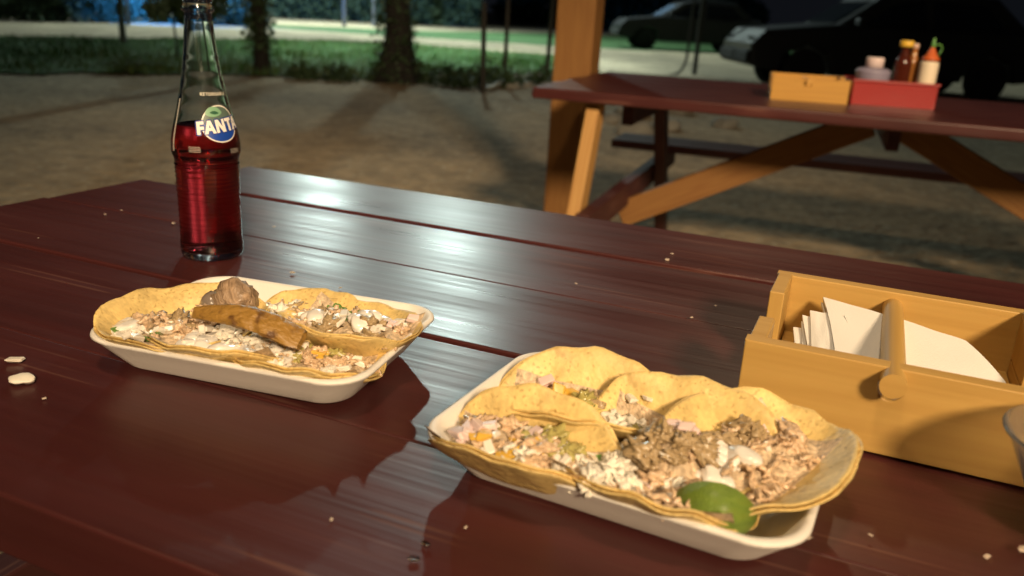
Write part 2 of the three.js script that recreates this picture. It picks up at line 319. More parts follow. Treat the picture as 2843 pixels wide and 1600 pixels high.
// ------------------------------------------------------------------ the far picnic table
const FA = [0.027, -2.876], FU = [0.947, 0.3215], FN = [0.3215, -0.947];
const fw = (s, w) => [FA[0] + FU[0] * s + FN[0] * w, FA[1] + FU[1] * s + FN[1] * w];
const FTURN = -Math.atan2(FU[1], FU[0]);
{
  const [ox, oz] = fw(0, 0);
  const t = thing('picnic_table', 'far red topped picnic table with orange diagonal braces holding the sauce basket', 'picnic table', [ox, 0, oz], FTURN);
  const wv = (s, y, w) => [s, y, -w];
  for (let k = 0; k < 7; k++) { const L = 2.42 + (k % 3) * 0.012; mesh('plank', board(L, 0.038, 0.147, 0.008).translate(L / 2 - (k % 2) * 0.012, 0.731, -(k + 0.5) * 0.155), M.table, t); }
  for (const s of [0.28, 1.16, 2.1]) mesh('crosspiece', board(0.04, 0.09, 0.72, 0.004).translate(s, 0.665, -0.62), M.tableDark, t);
  for (const [s, sg] of [[0.2, 1], [2.2, -1]]) {
    mesh('leg', beam(wv(s, 0.0, -0.2), wv(s, 0.71, 0.12), 0.09, 0.045, 0.004, new THREE.Vector3(1, 0, 0)), M.pine, t);
    mesh('leg', beam(wv(s + 0.1 * sg, 0.0, 1.22), wv(s + 0.1 * sg, 0.71, 0.8), 0.09, 0.045, 0.004, new THREE.Vector3(1, 0, 0)), M.tableDark, t);
    mesh('seat_bearer', board(0.045, 0.09, 1.75, 0.004).translate(s + 0.05 * sg, 0.33, -0.72), M.tableDark, t);
  }
  mesh('brace', beam(wv(0.24, 0.24, 0.5), wv(1.1, 0.68, 0.54), 0.045, 0.1, 0.004), M.postWood, t);
  mesh('brace', beam(wv(2.06, 0.24, 0.5), wv(1.2, 0.68, 0.54), 0.045, 0.1, 0.004), M.postWood, t);
  for (let k = 0; k < 2; k++) mesh('seat_plank', board(2.4, 0.038, 0.14, 0.004).translate(1.2, 0.40, -(1.36 + 0.15 * k)), M.tableDark, t);
}
// ------------------------------------------------------------------ soda bottle
{
  const t = thing('soda_bottle', 'glass soda bottle half full of red drink standing behind the left tray', 'bottle', [-0.2945, TOP + 0.001, -0.783], 0.36);
  const ridge = y => (y > 0.020 && y < 0.092 ? 0.00045 * Math.sin((y - 0.020) / 0.0036 * 6.283) : 0);
  const key = [[0.0265, 0], [0.0284, 0.003], [0.0290, 0.010], [0.0284, 0.020], [0.0284, 0.055], [0.0290, 0.088], [0.0293, 0.095], [0.0307, 0.099], [0.0310, 0.105], [0.0300, 0.115], [0.0270, 0.128], [0.0235, 0.142], [0.0204, 0.156], [0.0178, 0.170], [0.0156, 0.186], [0.0136, 0.203], [0.0122, 0.219], [0.0120, 0.2245], [0.0142, 0.2255], [0.0142, 0.2295], [0.0126, 0.2305], [0.0126, 0.2335], [0.0134, 0.2345], [0.0134, 0.239], [0.0122, 0.2405]];
  const curve = new THREE.CatmullRomCurve3(key.slice(0, 18).map(k => new THREE.Vector3(k[0], k[1], 0)), false, 'centripetal');
  const prof = []; for (let i = 0; i <= 300; i++) { const p = curve.getPoint(i / 300); prof.push([p.x + ridge(p.y), p.y]); }
  const radius = y => { let b = prof[0]; for (const p of prof) if (Math.abs(p[1] - y) < Math.abs(b[1] - y)) b = p; return b[0] - ridge(b[1]); };
  const outer = [[0, 0.004], [0.018, 0.0025], [0.0235, 0], ...prof.slice(1), ...key.slice(18)];
  const inner = []; for (let y = 0.2405; y > 0.006; y -= 0.003) inner.push([(y > 0.222 ? 0.0088 : radius(y) - 0.0026), y]); inner.push([0.022, 0.006], [0, 0.0085]);
  M.glass = phy({ color: lin(0.97, 1, 0.985), roughness: 0.06, transmission: 1, thickness: 0.003, ior: 1.5 });
  mesh('glass', lathe([...outer, ...inner], 96), M.glass, t);
  const LV = 0.126, liq = [[0, 0.0080], [0.0222, 0.0056]]; for (let y = 0.007; y < LV - 0.001; y += 0.002) liq.push([radius(y) - 0.0024, y]); liq.push([radius(LV) - 0.0024, LV], [radius(LV) - 0.004, LV - 0.0008], [0, LV - 0.001]);
  mesh('drink', lathe(liq, 96), phy({ color: lin(1, 1, 1), roughness: 0.02, transmission: 1, thickness: 0.05, ior: 1.34, attenuationColor: lin(0.70, 0.010, 0.014), attenuationDistance: 0.070 }), t);
  // printed label: a patch that follows the shoulder
  const patch = (a0, a1, y0, y1, off = 0.00035) => {
    const nx = 40, ny = 40, pos = [], uv = [], idx = [];
    for (let j = 0; j <= ny; j++) for (let i = 0; i <= nx; i++) { const a = mix(a0, a1, i / nx), y = mix(y0, y1, j / ny), r = radius(y) + off; pos.push(r * Math.sin(a), y, r * Math.cos(a)); uv.push(i / nx, j / ny); }
    for (let j = 0; j < ny; j++) for (let i = 0; i < nx; i++) { const a = j * (nx + 1) + i; idx.push(a, a + 1, a + nx + 1, a + 1, a + nx + 2, a + nx + 1); }
    const g = new THREE.BufferGeometry(); g.setAttribute('position', new THREE.Float32BufferAttribute(pos, 3)); g.setAttribute('uv', new THREE.Float32BufferAttribute(uv, 2)); g.setIndex(idx); g.computeVertexNormals(); return g;
  };
  const canvas = (w, h, draw) => { const c = document.createElement('canvas'); c.width = w; c.height = h; const x = c.getContext('2d'); x.clearRect(0, 0, w, h); draw(x, w, h); const q = new THREE.CanvasTexture(c); q.colorSpace = THREE.SRGBColorSpace; return q; };
  const printMat = map => std({ map, transparent: true, alphaTest: 0.5, roughness: 0.45, side: THREE.DoubleSide });
  const logo = canvas(512, 512, (x, w, h) => {
    x.fillStyle = '#e9e6dd'; x.beginPath(); x.arc(262, 268, 196, 0, 7); x.fill();
    x.fillStyle = '#5b6f66'; x.beginPath(); x.arc(262, 268, 182, 0, 7); x.fill();
    x.fillStyle = '#1c47a8'; x.beginPath(); x.arc(262, 268, 182, 0.02, 3.12); x.fill();
    x.fillStyle = '#7fae8c'; x.beginPath(); x.moveTo(108, 160); x.bezierCurveTo(130, 70, 250, 60, 300, 150); x.bezierCurveTo(260, 200, 150, 210, 108, 160); x.fill();
    x.fillStyle = '#2f5f47'; x.beginPath(); x.moveTo(160, 150); x.bezierCurveTo(190, 120, 240, 130, 262, 158); x.bezierCurveTo(230, 172, 190, 172, 160, 150); x.fill();
    x.save(); x.translate(258, 300); x.rotate(-0.10); x.textAlign = 'center'; x.textBaseline = 'alphabetic'; x.font = 'bold 178px sans-serif'; x.scale(0.86, 1);
    x.lineWidth = 34; x.strokeStyle = '#17358a'; x.lineJoin = 'round'; x.strokeText('FANTA', 0, 52); x.lineWidth = 10; x.strokeStyle = '#f3f0ea'; x.strokeText('FANTA', 0, 52); x.fillStyle = '#f3f0ea'; x.fillText('FANTA', 0, 52); x.restore();
  });
  const word = canvas(512, 64, (x, w, h) => { x.fillStyle = '#d8d4c4'; x.textAlign = 'center'; x.textBaseline = 'middle'; x.font = 'bold 58px sans-serif'; x.fillText('RETORNABLE', w / 2, h / 2 + 3); });
  const lines = canvas(128, 64, (x, w, h) => { x.fillStyle = '#d8cfc4'; for (let k = 0; k < 4; k++) for (let c = 4; c < 116; c += 13) x.fillRect(c + (k * 5) % 6, 6 + k * 15, 9, 6); });
  const strip = canvas(48, 512, (x, w, h) => { x.fillStyle = '#d8d4c8'; for (let y = 4; y < 500; y += 15) x.fillRect(8, y, 30, 11); });
  mesh('logo_label', patch(-0.34, 1.36, 0.1085, 0.1515), printMat(logo), t);
  mesh('small_print', patch(-0.38, 1.30, 0.1530, 0.1575), printMat(word), t);
  mesh('small_print', patch(-0.52, -0.14, 0.1035, 0.1095), printMat(lines), t);
  mesh('small_print', patch(0.72, 1.12, 0.1015, 0.1065), printMat(lines), t);
  mesh('small_print', patch(-1.18, -1.04, 0.103, 0.150), printMat(strip), t);
}

// ------------------------------------------------------------------ foam trays
M.foam = phy({ color: lin(0.84, 0.82, 0.78), roughness: 0.48, sheen: 0.2, bumpMap: rep(dirtBump, 14, 14), bumpScale: 0.0002 });
function trayGeo() {
  const seg = 26, N = (seg + 1) * 4, rings = []; // rounded rectangles: half length, half depth, corner radius, height
  const rect = (hx, hz, r, y) => { const o = []; for (const [sx, sz, a0] of [[1, 1, 0], [-1, 1, 1], [-1, -1, 2], [1, -1, 3]]) for (let k = 0; k <= seg; k++) { const a = (a0 + k / seg) * Math.PI / 2; o.push([sx * (hx - r) + r * Math.cos(a), y, sz * (hz - r) + r * Math.sin(a)]); } return o; };
  const X = 0.1010, Z = 0.0755;
  const P = [[X - 0.024, Z - 0.024, 0.016, 0], [X - 0.020, Z - 0.020, 0.018, 0.0008], [X - 0.017, Z - 0.017, 0.020, 0.003], [X - 0.009, Z - 0.009, 0.023, 0.0135], [X - 0.002, Z - 0.002, 0.026, 0.0225], [X, Z, 0.027, 0.0243], [X - 0.0004, Z - 0.0004, 0.027, 0.0258], [X - 0.0022, Z - 0.0022, 0.026, 0.0268], [X - 0.0045, Z - 0.0045, 0.025, 0.0262], [X - 0.0065, Z - 0.0065, 0.023, 0.0235], [X - 0.0135, Z - 0.0135, 0.020, 0.013], [X - 0.021, Z - 0.021, 0.017, 0.0052], [X - 0.026, Z - 0.026, 0.014, 0.0034]];
  const pos = [], idx = [], uv = [];
  for (const q of P) for (const v of rect(...q)) { pos.push(...v); uv.push(v[0] + v[1], v[2] + v[1]); }
  for (let r = 0; r < P.length - 1; r++) for (let i = 0; i < N; i++) { const a = r * N + i, b = r * N + (i + 1) % N; idx.push(a, a + N, b, b, a + N, b + N); }
  const c0 = pos.length / 3; pos.push(0, 0, 0); uv.push(0, 0); const c1 = c0 + 1; pos.push(0, 0.0034, 0); uv.push(0, 0);
  for (let i = 0; i < N; i++) { idx.push(c0, i, (i + 1) % N); const o = (P.length - 1) * N; idx.push(c1, o + (i + 1) % N, o + i); }
  const g = new THREE.BufferGeometry(); g.setAttribute('position', new THREE.Float32BufferAttribute(pos, 3)); g.setAttribute('uv', new THREE.Float32BufferAttribute(uv, 2)); g.setIndex(idx); g.computeVertexNormals(); return g;
}
const TR1 = { c: [-0.167, -0.546], a: 0.275 }, TR2 = { c: [0.0735, -0.4175], a: 0.455 };
{
  const g = trayGeo();
  const a = mesh('foam_tray', g, M.foam); a.position.set(TR1.c[0], TOP + 0.001, TR1.c[1]); a.rotation.y = -TR1.a; tag(a, 'white foam tray of tacos nearer the soda bottle', 'food tray');
  const b = mesh('foam_tray', g, M.foam); b.position.set(TR2.c[0], TOP + 0.001, TR2.c[1]); b.rotation.y = -TR2.a; tag(b, 'white foam tray of tacos with the lime wedge, beside the wooden napkin box', 'food tray');
}

// ------------------------------------------------------------------ tacos
const tortColor = tex(512, 512, (u, v) => {
  const n = tile((x, y) => fbm(x, y, 100, 4), u, v, 6, 6), f = tile((x, y) => fbm(x, y, 104, 3), u, v, 40, 40), s = tile((x, y) => fbm(x, y, 108, 3), u, v, 11, 11), d = tile((x, y) => noise(x, y, 112), u, v, 45, 45);
  const k = cl(0.95 + 0.45 * n + 0.28 * f, 0.55, 1.25), toast = sm(0.18, 0.36, s) * 0.5 + sm(0.30, 0.5, d) * 0.55;
  return [mix(0.80 * k, 0.40, toast), mix(0.60 * k, 0.26, toast), mix(0.24 * k, 0.08, toast)];
}, true);
const tortBump = tex(256, 256, (u, v) => g3(0.5 + 0.6 * tile((x, y) => fbm(x, y, 116, 4), u, v, 14, 14)));
M.tortilla = phy({ map: rep(tortColor, 9, 9), bumpMap: rep(tortBump, 12, 12), bumpScale: 0.0009, roughness: 0.5, clearcoat: 0.15, clearcoatRoughness: 0.35 });
const meatColor = tex(256, 256, (u, v) => { const n = tile((x, y) => fbm(x, y, 120, 5), u, v, 9, 9), k = cl(0.95 + 1.1 * n, 0.35, 1.6); return [0.64 * k, 0.50 * k, 0.34 * k]; }, true);
M.meat = phy({ map: rep(meatColor, 30, 30), bumpMap: rep(tortBump, 40, 40), bumpScale: 0.0012, roughness: 0.55 });
M.meatB = phy({ map: rep(meatColor, 0.9, 0.9), color: lin(1.05, 0.97, 0.92), roughness: 0.45, clearcoat: 0.5, clearcoatRoughness: 0.18 });
M.meatD = phy({ map: rep(meatColor, 0.9, 0.9), color: lin(0.66, 0.62, 0.50), roughness: 0.42, clearcoat: 0.5, clearcoatRoughness: 0.2 });
M.onion = phy({ color: lin(0.82, 0.77, 0.68), roughness: 0.35, clearcoat: 0.45, clearcoatRoughness: 0.2 });
M.onionPink = phy({ color: lin(0.76, 0.60, 0.58), roughness: 0.4, clearcoat: 0.15, clearcoatRoughness: 0.2 });
M.cheese = std({ color: lin(0.86, 0.82, 0.72), roughness: 0.6 });
M.cream = phy({ color: lin(0.86, 0.83, 0.78), roughness: 0.22, clearcoat: 0.5, clearcoatRoughness: 0.12 });
M.herb = std({ color: lin(0.13, 0.24, 0.05), roughness: 0.5, side: THREE.DoubleSide });
M.salsa = phy({ color: lin(0.45, 0.40, 0.14), roughness: 0.25, clearcoat: 0.6, clearcoatRoughness: 0.12 });
M.squash = phy({ color: lin(0.70, 0.44, 0.07), roughness: 0.3, clearcoat: 0.5, clearcoatRoughness: 0.15 });

const G = {
  chunk: [1, 2, 3, 4, 5].map(s => blob(1, 4, 0.95, 1.5 + 0.2 * s, s * 3.7, 1.45, 0.75, 0.9)),
  cube: [1, 2, 3, 4].map(s => { const g = new RoundedBoxGeometry(1.9, 0.8, 1.2, 2, 0.16); const p = g.attributes.position; for (let i = 0; i < p.count; i++) { const x = p.getX(i), y = p.getY(i), z = p.getZ(i), k = 1 + 0.5 * noise(x * 0.8 + s * 5, y * 0.8, z * 0.8); p.setXYZ(i, x * k + 0.25 * y * Math.sin(s), y * k + 0.12 * x * x, z * k); } g.computeVertexNormals(); return g; }),
  shred: [1, 2, 3, 4].map(s => { const q = rng(s * 77), pts = [], n = 7; for (let i = 0; i < n; i++) pts.push([mix(-1.6, 1.6, i / (n - 1)), 0.3 * q() + 0.28 * Math.sin(i * 1.1 + s), 0.4 * (q() - 0.5)]); const g = new THREE.TubeGeometry(new THREE.CatmullRomCurve3(pts.map(p => new THREE.Vector3(...p))), 16, 0.24, 7, false), p = g.attributes.position; for (let i = 0; i < p.count; i++) { const k = 1 - 0.75 * Math.pow(Math.abs(p.getX(i)) / 1.75, 3), e = 0.25 * noise(p.getX(i) * 2.5 + s, p.getY(i) * 3, p.getZ(i) * 3); p.setXYZ(i, p.getX(i), p.getY(i) * k + e, p.getZ(i) * k + e * 0.6); } g.computeVertexNormals(); return g; }),
  leaf: [1, 2, 3].map(s => { const g = new THREE.PlaneGeometry(2, 1.6, 8, 6); g.rotateX(-Math.PI / 2); const p = g.attributes.position; for (let i = 0; i < p.count; i++) { const x = p.getX(i), z = p.getZ(i), a = Math.atan2(z, x), r = Math.hypot(x, z), lim = (0.75 + 0.25 * Math.cos(a * 5 + s)); p.setXYZ(i, x * lim, 0.3 * noise(x * 1.4, z * 1.4, s) + 0.22 * r * r * 0.4, z * lim); } g.computeVertexNormals(); return g; }),
  drop: [1, 2, 3].map(s => blob(1, 3, 0.28, 0.9, s * 5.1, 1.3, 0.6, 1)),
};
const KIND = {
  meat: ['meat_piece', 'chunk', M.meatB, 0.0024, 0.0062], dark: ['meat_piece', 'chunk', M.meatD, 0.0028, 0.0068], shred: ['meat_shred', 'shred', M.meatB, 0.0036, 0.0080],
  onion: ['onion_piece', 'cube', M.onion, 0.0024, 0.0042], pink: ['onion_piece', 'cube', M.onionPink, 0.0032, 0.0056], cheese: ['cheese_crumb', 'chunk', M.cheese, 0.003, 0.0058],
  herb: ['herb_leaf', 'leaf', M.herb, 0.0045, 0.0080], cream: ['cream', 'drop', M.cream, 0.006, 0.011], salsa: ['salsa_piece', 'chunk', M.salsa, 0.004, 0.008], squash: ['squash_piece', 'cube', M.squash, 0.004, 0.0065],
};
function taco(label, o) {
  const r = rng(o.seed), R = o.R, fold = o.fold || 0.022;
  const X = [Math.sin(o.axis), -Math.cos(o.axis)]; // across the fold, away from the viewer
  const t = thing('taco', label, 'taco', [o.c[0], TOP + (o.y || 0.0055), o.c[1]], -o.axis, o.group);
  // local: x along the fold, z = -across
  const NU = 60, ang = u => (u >= 0 ? o.fb : -o.ff) * sm(0, fold, Math.abs(u)) + (u >= 0 ? -(o.cb || 0) * sm(R * 0.45, R, u) : (o.cf || 0) * sm(R * 0.45, R, -u)), table = [[0, 0]], tneg = [[0, 0]];
  for (let i = 1; i <= NU; i++) { const du = R * 1.1 / NU, a = ang((i - 0.5) * du), b = ang(-(i - 0.5) * du); table.push([table[i - 1][0] + Math.cos(a) * du, table[i - 1][1] + Math.sin(a) * du]); tneg.push([tneg[i - 1][0] - Math.cos(b) * du, tneg[i - 1][1] - Math.sin(b) * du]); }
  const across = u => { const k = Math.min(NU - 1e-6, Math.abs(u) / (R * 1.1) * NU), i = Math.floor(k), f = k - i, tb = u >= 0 ? table : tneg; return [mix(tb[i][0], tb[i + 1][0], f), mix(tb[i][1], tb[i + 1][1], f)]; };
  const ct = Math.cos(o.tilt || 0), st = Math.sin(o.tilt || 0);
  const surf = (u, v, lift = 0, sd = 0) => { // -> local position
    const [ax, ay] = across(u), a = ang(u); let x = ax - Math.sin(a) * lift, y = ay + Math.cos(a) * lift;
    const e = Math.hypot(u, v) / R, q2 = Math.atan2(v, u);
    y += (o.lift || 0.012) * Math.pow(Math.abs(v) / R, 2.2) * R / 0.05 + 0.0030 * noise(u * 45 + o.seed, v * 45, 1) * e + 0.0020 * noise(Math.cos(q2) * 2.6 + o.seed, Math.sin(q2) * 2.6, 5) * e * e * e + (o.slope || 0) * v;
    x += 0.003 * noise(v * 34, o.seed + 1) * e;
    return [v, x * st + y * ct, -(x * ct - y * st)];
  };
  const disc = (rad, lift, sd, thick) => {
    const nr = 22, ns = 72, pos = [], uv = [], idx = [], put = (u, v, l) => { pos.push(...surf(u, v, l, sd)); uv.push(u + sd * 0.03 + o.seed * 0.011, v + o.seed * 0.017); };
    for (const l of [lift + thick, lift]) for (let i = 0; i <= nr; i++) for (let k = 0; k < ns; k++) {
      const th = k / ns * 6.2832, rim = rad * (1 + 0.022 * noise(Math.cos(th) * 1.7 + sd, Math.sin(th) * 1.7, o.seed) + 0.014 * noise(Math.cos(th) * 7 + sd, Math.sin(th) * 7, o.seed)), q = rim * Math.pow(i / nr, 0.85) * (l > lift ? 1 : 1) + (i === nr ? (l > lift ? -0.0003 : -0.0003) : 0);
      put(q * Math.cos(th), q * Math.sin(th), i === nr ? mix(l, lift + thick / 2, 0.45) : l);
    }
    const A = (s, i, k) => s * (nr + 1) * ns + i * ns + k % ns;
    for (let i = 0; i < nr; i++) for (let k = 0; k < ns; k++) { idx.push(A(0, i, k), A(0, i, k + 1), A(0, i + 1, k), A(0, i, k + 1), A(0, i + 1, k + 1), A(0, i + 1, k)); idx.push(A(1, i, k), A(1, i + 1, k), A(1, i, k + 1), A(1, i, k + 1), A(1, i + 1, k), A(1, i + 1, k + 1)); }
    for (let k = 0; k < ns; k++) idx.push(A(0, nr, k), A(0, nr, k + 1), A(1, nr, k), A(0, nr, k + 1), A(1, nr, k + 1), A(1, nr, k));
    const g = new THREE.BufferGeometry(); g.setAttribute('position', new THREE.Float32BufferAttribute(pos, 3)); g.setAttribute('uv', new THREE.Float32BufferAttribute(uv, 2)); g.setIndex(idx); g.computeVertexNormals(); return g;
  };
  if (o.double !== false) mesh('tortilla', disc(R * 1.015, -0.0022, 3, 0.0016), M.tortilla, t);
  mesh('tortilla', disc(R, 0, 1, 0.0017), M.tortilla, t);
  // the bed of chopped meat
  const U0 = -(o.uf ?? 0.55) * R, U1 = (o.ub ?? 0.55) * R, V = (o.vv ?? 0.8) * R, lev = o.level ?? 0.016;
  const hp = o.heap; const top = (u, v) => { const s = surf(u, v, 0.0019, 1), fr = cl(1 - Math.pow(Math.abs(v) / V, 3)), fu = u < 0 ? cl(1 - Math.pow(u / U0, 2)) : cl(1 - Math.pow(u / U1, 2)); const b = surf(0, v, 0, 1)[1]; const y = b + (hp ? hp[3] * Math.exp(-(Math.pow(u / R - hp[0], 2) + Math.pow(v / R - hp[1], 2)) / (hp[2] * hp[2])) : 0) + lev * fr * (0.45 + 0.55 * fu) + 0.0042 * fbm(u * 75 + o.seed, v * 75, 4, 3) * fr; return [s[0], Math.max(s[1], y), s[2], y > s[1]]; };
  {
    const nu = 40, nv = 56, pos = [], uv = [], idx = [];
    for (let j = 0; j <= nv; j++) for (let i = 0; i <= nu; i++) { const u = mix(U0, U1, i / nu), v = mix(-V, V, j / nv), p = top(u, v), e = Math.max(Math.abs(2 * i / nu - 1), Math.abs(2 * j / nv - 1)); pos.push(p[0], e === 1 ? surf(u, v, 0.0010, 1)[1] : p[1], p[2]); uv.push(u, v); }
    for (let j = 0; j < nv; j++) for (let i = 0; i < nu; i++) { const a = j * (nu + 1) + i; idx.push(a, a + 1, a + nu + 1, a + 1, a + nu + 2, a + nu + 1); }
    const g = new THREE.BufferGeometry(); g.setAttribute('position', new THREE.Float32BufferAttribute(pos, 3)); g.setAttribute('uv', new THREE.Float32BufferAttribute(uv, 2)); g.setIndex(idx); g.computeVertexNormals(); mesh('chopped_meat', g, M.meat, t);
  }
  for (const [kind, n, u0, u1, v0, v1, up = 0, scale = 1] of o.fill) {
    const [nm, gk, mat, s0, s1] = KIND[kind];
    for (let i = 0; i < n; i++) {
      const u = mix(u0, u1, r()) * R, v = mix(v0, v1, r()) * R, p = top(u, v), s = mix(s0, s1, Math.pow(r(), 1.4)) * scale * (o.bit || 1), m = mesh(nm, G[gk][Math.floor(r() * G[gk].length)], mat, t);
      m.position.set(p[0], p[1] + s * (kind === 'cream' ? 0.15 : kind === 'herb' ? 0.25 : 0.32) + up * r(), p[2]); m.scale.setScalar(s); m.rotation.set(rr(-0.5, 0.5, r), rr(0, 6.28, r), rr(-0.5, 0.5, r));
    }
  }
  return t;
}
const D = Math.PI / 180;
// right-hand tray
taco('open taco at the back left of the right tray with squash strip', { seed: 12, c: [0.046, -0.446], y: 0.009, axis: 12 * D, R: 0.056, ff: 0.7, fb: 1.12, cb: 0.45, lift: 0.008, level: 0.012, fill: [['dark', 4, -0.1, 0.3, -0.3, 0.2], ['squash', 5, -0.1, 0.45, -0.35, -0.02, 0.006, 1.5], ['pink', 6, 0.15, 0.6, -0.5, -0.2, 0, 1.0], ['herb', 7, 0, 0.4, 0.05, 0.35, 0.004], ['onion', 14, -0.1, 0.5, 0.1, 0.6], ['salsa', 4, -0.1, 0.3, -0.1, 0.2]] });
taco('middle taco of the right tray heaped with brown meat and pink onion', { seed: 13, c: [0.094, -0.409], y: 0.011, axis: 30 * D, R: 0.057, ff: 0.10, fb: 1.08, cb: 0.45, level: 0.009, uf: 0.92, ub: 0.5, vv: 0.75, heap: [-0.5, 0.12, 0.30, 0.021], fill: [['dark', 34, -0.75, -0.15, -0.12, 0.34, 0.006, 0.95], ['salsa', 20, -0.55, 0.1, -0.35, 0.1, 0.003, 0.6], ['pink', 7, -0.32, -0.18, 0.02, 0.2, 0.010, 1.2], ['onion', 26, -0.8, 0.6, -0.7, 0.5, 0.002], ['meat', 16, -0.8, 0.2, -0.6, 0.6], ['cheese', 6, -0.1, 0.3, -0.7, -0.3], ['herb', 5, -0.3, 0.3, -0.4, 0.4]] });
taco('taco at the left front of the right tray with its rear flap standing up', { seed: 11, c: [0.0115, -0.3936], y: 0.008, axis: 26 * D, R: 0.052, ff: 0.80, fb: 1.25, cb: 0.3, lift: 0.010, level: 0.021, uf: 0.75, ub: 0.42, vv: 0.88, fill: [['meat', 16, -0.5, 0.2, -0.8, 0.8], ['pink', 10, -0.35, 0.3, -0.7, 0.4, 0.003, 1.1], ['onion', 34, -0.55, 0.35, -0.6, 0.85, 0.002], ['cheese', 18, -0.55, 0.1, -0.1, 0.95], ['squash', 5, -0.4, 0.1, -0.5, 0.3], ['salsa', 7, -0.2, 0.35, -0.3, 0.5, 0, 0.8], ['herb', 3, -0.1, 0.3, -0.5, 0.3]] });
taco('front taco of the right tray with cheese crumbs, left of the lime', { seed: 14, c: [0.0768, -0.3705], y: 0.008, axis: 27 * D, R: 0.052, ff: 0.72, fb: 0.16, lift: 0.010, level: 0.013, uf: 0.8, ub: 0.75, vv: 0.88, fill: [['cheese', 15, -0.45, 0.3, -0.75, 0.25, 0.003, 1.1], ['onion', 48, -0.55, 0.4, -0.9, 0.3, 0.003, 1.2], ['shred', 34, -0.65, 0.3, -0.1, 0.6, 0.003, 0.9], ['meat', 20, -0.6, 0.4, -0.7, 0.6], ['herb', 7, -0.3, 0.2, -0.9, -0.5], ['pink', 5, -0.3, 0.2, -0.5, 0.3]] });
taco('taco overhanging the right end of the right tray, with white cream', { seed: 38, c: [0.129, -0.388], y: 0.0135, axis: -41 * D, R: 0.056, ff: 0.56, fb: 0.66, lift: 0.015, slope: 0.15, level: 0.017, uf: 0.55, ub: 0.55, vv: 0.78, fill: [['cream', 22, -0.1, 0.35, -0.6, 0.05, 0.003, 0.6], ['dark', 9, 0.05, 0.5, -0.1, 0.35, 0.005], ['shred', 22, -0.55, 0.0, -0.7, 0.6, 0.002, 0.85], ['meat', 14, -0.2, 0.4, 0.0, 0.7], ['pink', 6, 0.1, 0.5, 0.1, 0.5], ['onion', 16, -0.1, 0.45, -0.4, 0.5], ['herb', 2, 0, 0.4, -0.3, 0.1]] });
// left-hand tray
taco('taco at the left end of the left tray, its rounded flap rising over the rim', { seed: 21, c: [-0.224, -0.537], y: 0.009, axis: -38 * D, R: 0.056, ff: 0.42, fb: 0.74, cb: 0.2, lift: 0.020, level: 0.018, uf: 0.8, ub: 0.32, vv: 0.8, fill: [['meat', 22, -0.5, 0.2, -0.5, 0.8, 0.003], ['dark', 6, -0.4, 0.2, -0.2, 0.7], ['onion', 20, -0.6, 0.2, -0.9, -0.1, 0.002, 1.2], ['cream', 4, -0.2, 0.2, -0.8, -0.4, 0, 0.8], ['herb', 6, -0.5, 0.1, -0.8, -0.3], ['shred', 10, -0.6, 0.2, 0, 0.8, 0, 0.8]] });
taco('small taco at the back middle of the left tray leaning on the rear rim', { seed: 25, c: [-0.148, -0.561], y: 0.009, axis: 16 * D, R: 0.047, ff: 0.5, fb: 1.0, cb: 0.3, level: 0.018, uf: 0.6, ub: 0.4, vv: 0.8, fill: [['onion', 24, -0.3, 0.4, -0.9, 0.1, 0.003, 1.2], ['cheese', 10, -0.3, 0.3, -0.8, 0.1], ['dark', 6, -0.3, 0.2, -0.4, 0.4], ['meat', 10, -0.3, 0.3, -0.6, 0.6]] });
taco('taco at the right end of the left tray filled with cream, herbs and white onion', { seed: 24, c: [-0.112, -0.538], y: 0.009, axis: 22 * D, R: 0.052, ff: 0.85, fb: 0.62, cb: 0.2, lift: 0.022, level: 0.021, uf: 0.65, ub: 0.7, vv: 0.84, fill: [['onion', 36, -0.3, 0.6, -0.6, 0.6, 0.003, 1.2], ['cream', 9, -0.1, 0.5, -0.6, 0.4, 0.003, 0.9], ['dark', 8, -0.3, 0.3, -0.5, 0.5], ['meat', 16, -0.4, 0.5, -0.6, 0.8], ['herb', 8, 0.15, 0.6, -0.5, 0.3, 0.002, 1.2], ['pink', 6, 0.2, 0.6, 0.3, 0.7]] });
taco('front middle taco of the left tray under the browned chile strip', { seed: 22, c: [-0.1855, -0.515], y: 0.008, axis: 12 * D, R: 0.053, ff: 0.72, fb: 0.45, level: 0.019, uf: 0.76, ub: 0.6, vv: 0.86, fill: [['cream', 9, -0.55, -0.1, -0.4, 0.6, 0.002, 0.9], ['onion', 36, -0.5, 0.3, -0.5, 0.8, 0.002, 1.1], ['meat', 16, -0.5, 0.5, -0.7, 0.8], ['herb', 7, -0.2, 0.4, -0.4, 0.4], ['cheese', 12, -0.5, 0.1, -0.2, 0.8], ['dark', 6, -0.1, 0.5, -0.6, 0.2], ['shred', 6, -0.5, 0, 0.1, 0.9, 0, 0.8]] });
taco('taco at the right front of the left tray, low and half tucked under its neighbour', { seed: 23, c: [-0.128, -0.497], y: 0.008, axis: 9 * D, R: 0.049, ff: 0.70, fb: 0.5, level: 0.014, uf: 0.72, ub: 0.5, vv: 0.84, fill: [['cheese', 12, -0.4, 0.2, -0.8, -0.2], ['cream', 4, -0.3, 0.1, -0.7, -0.3, 0, 0.9], ['meat', 16, -0.4, 0.3, -0.2, 0.9], ['squash', 4, -0.2, 0.3, -0.4, 0.2, 0, 1.0], ['salsa', 5, -0.2, 0.4, -0.2, 0.3, 0, 0.8], ['onion', 14, -0.4, 0.2, 0.2, 0.9], ['shred', 6, -0.4, 0.2, 0.2, 0.9, 0, 0.8]] });

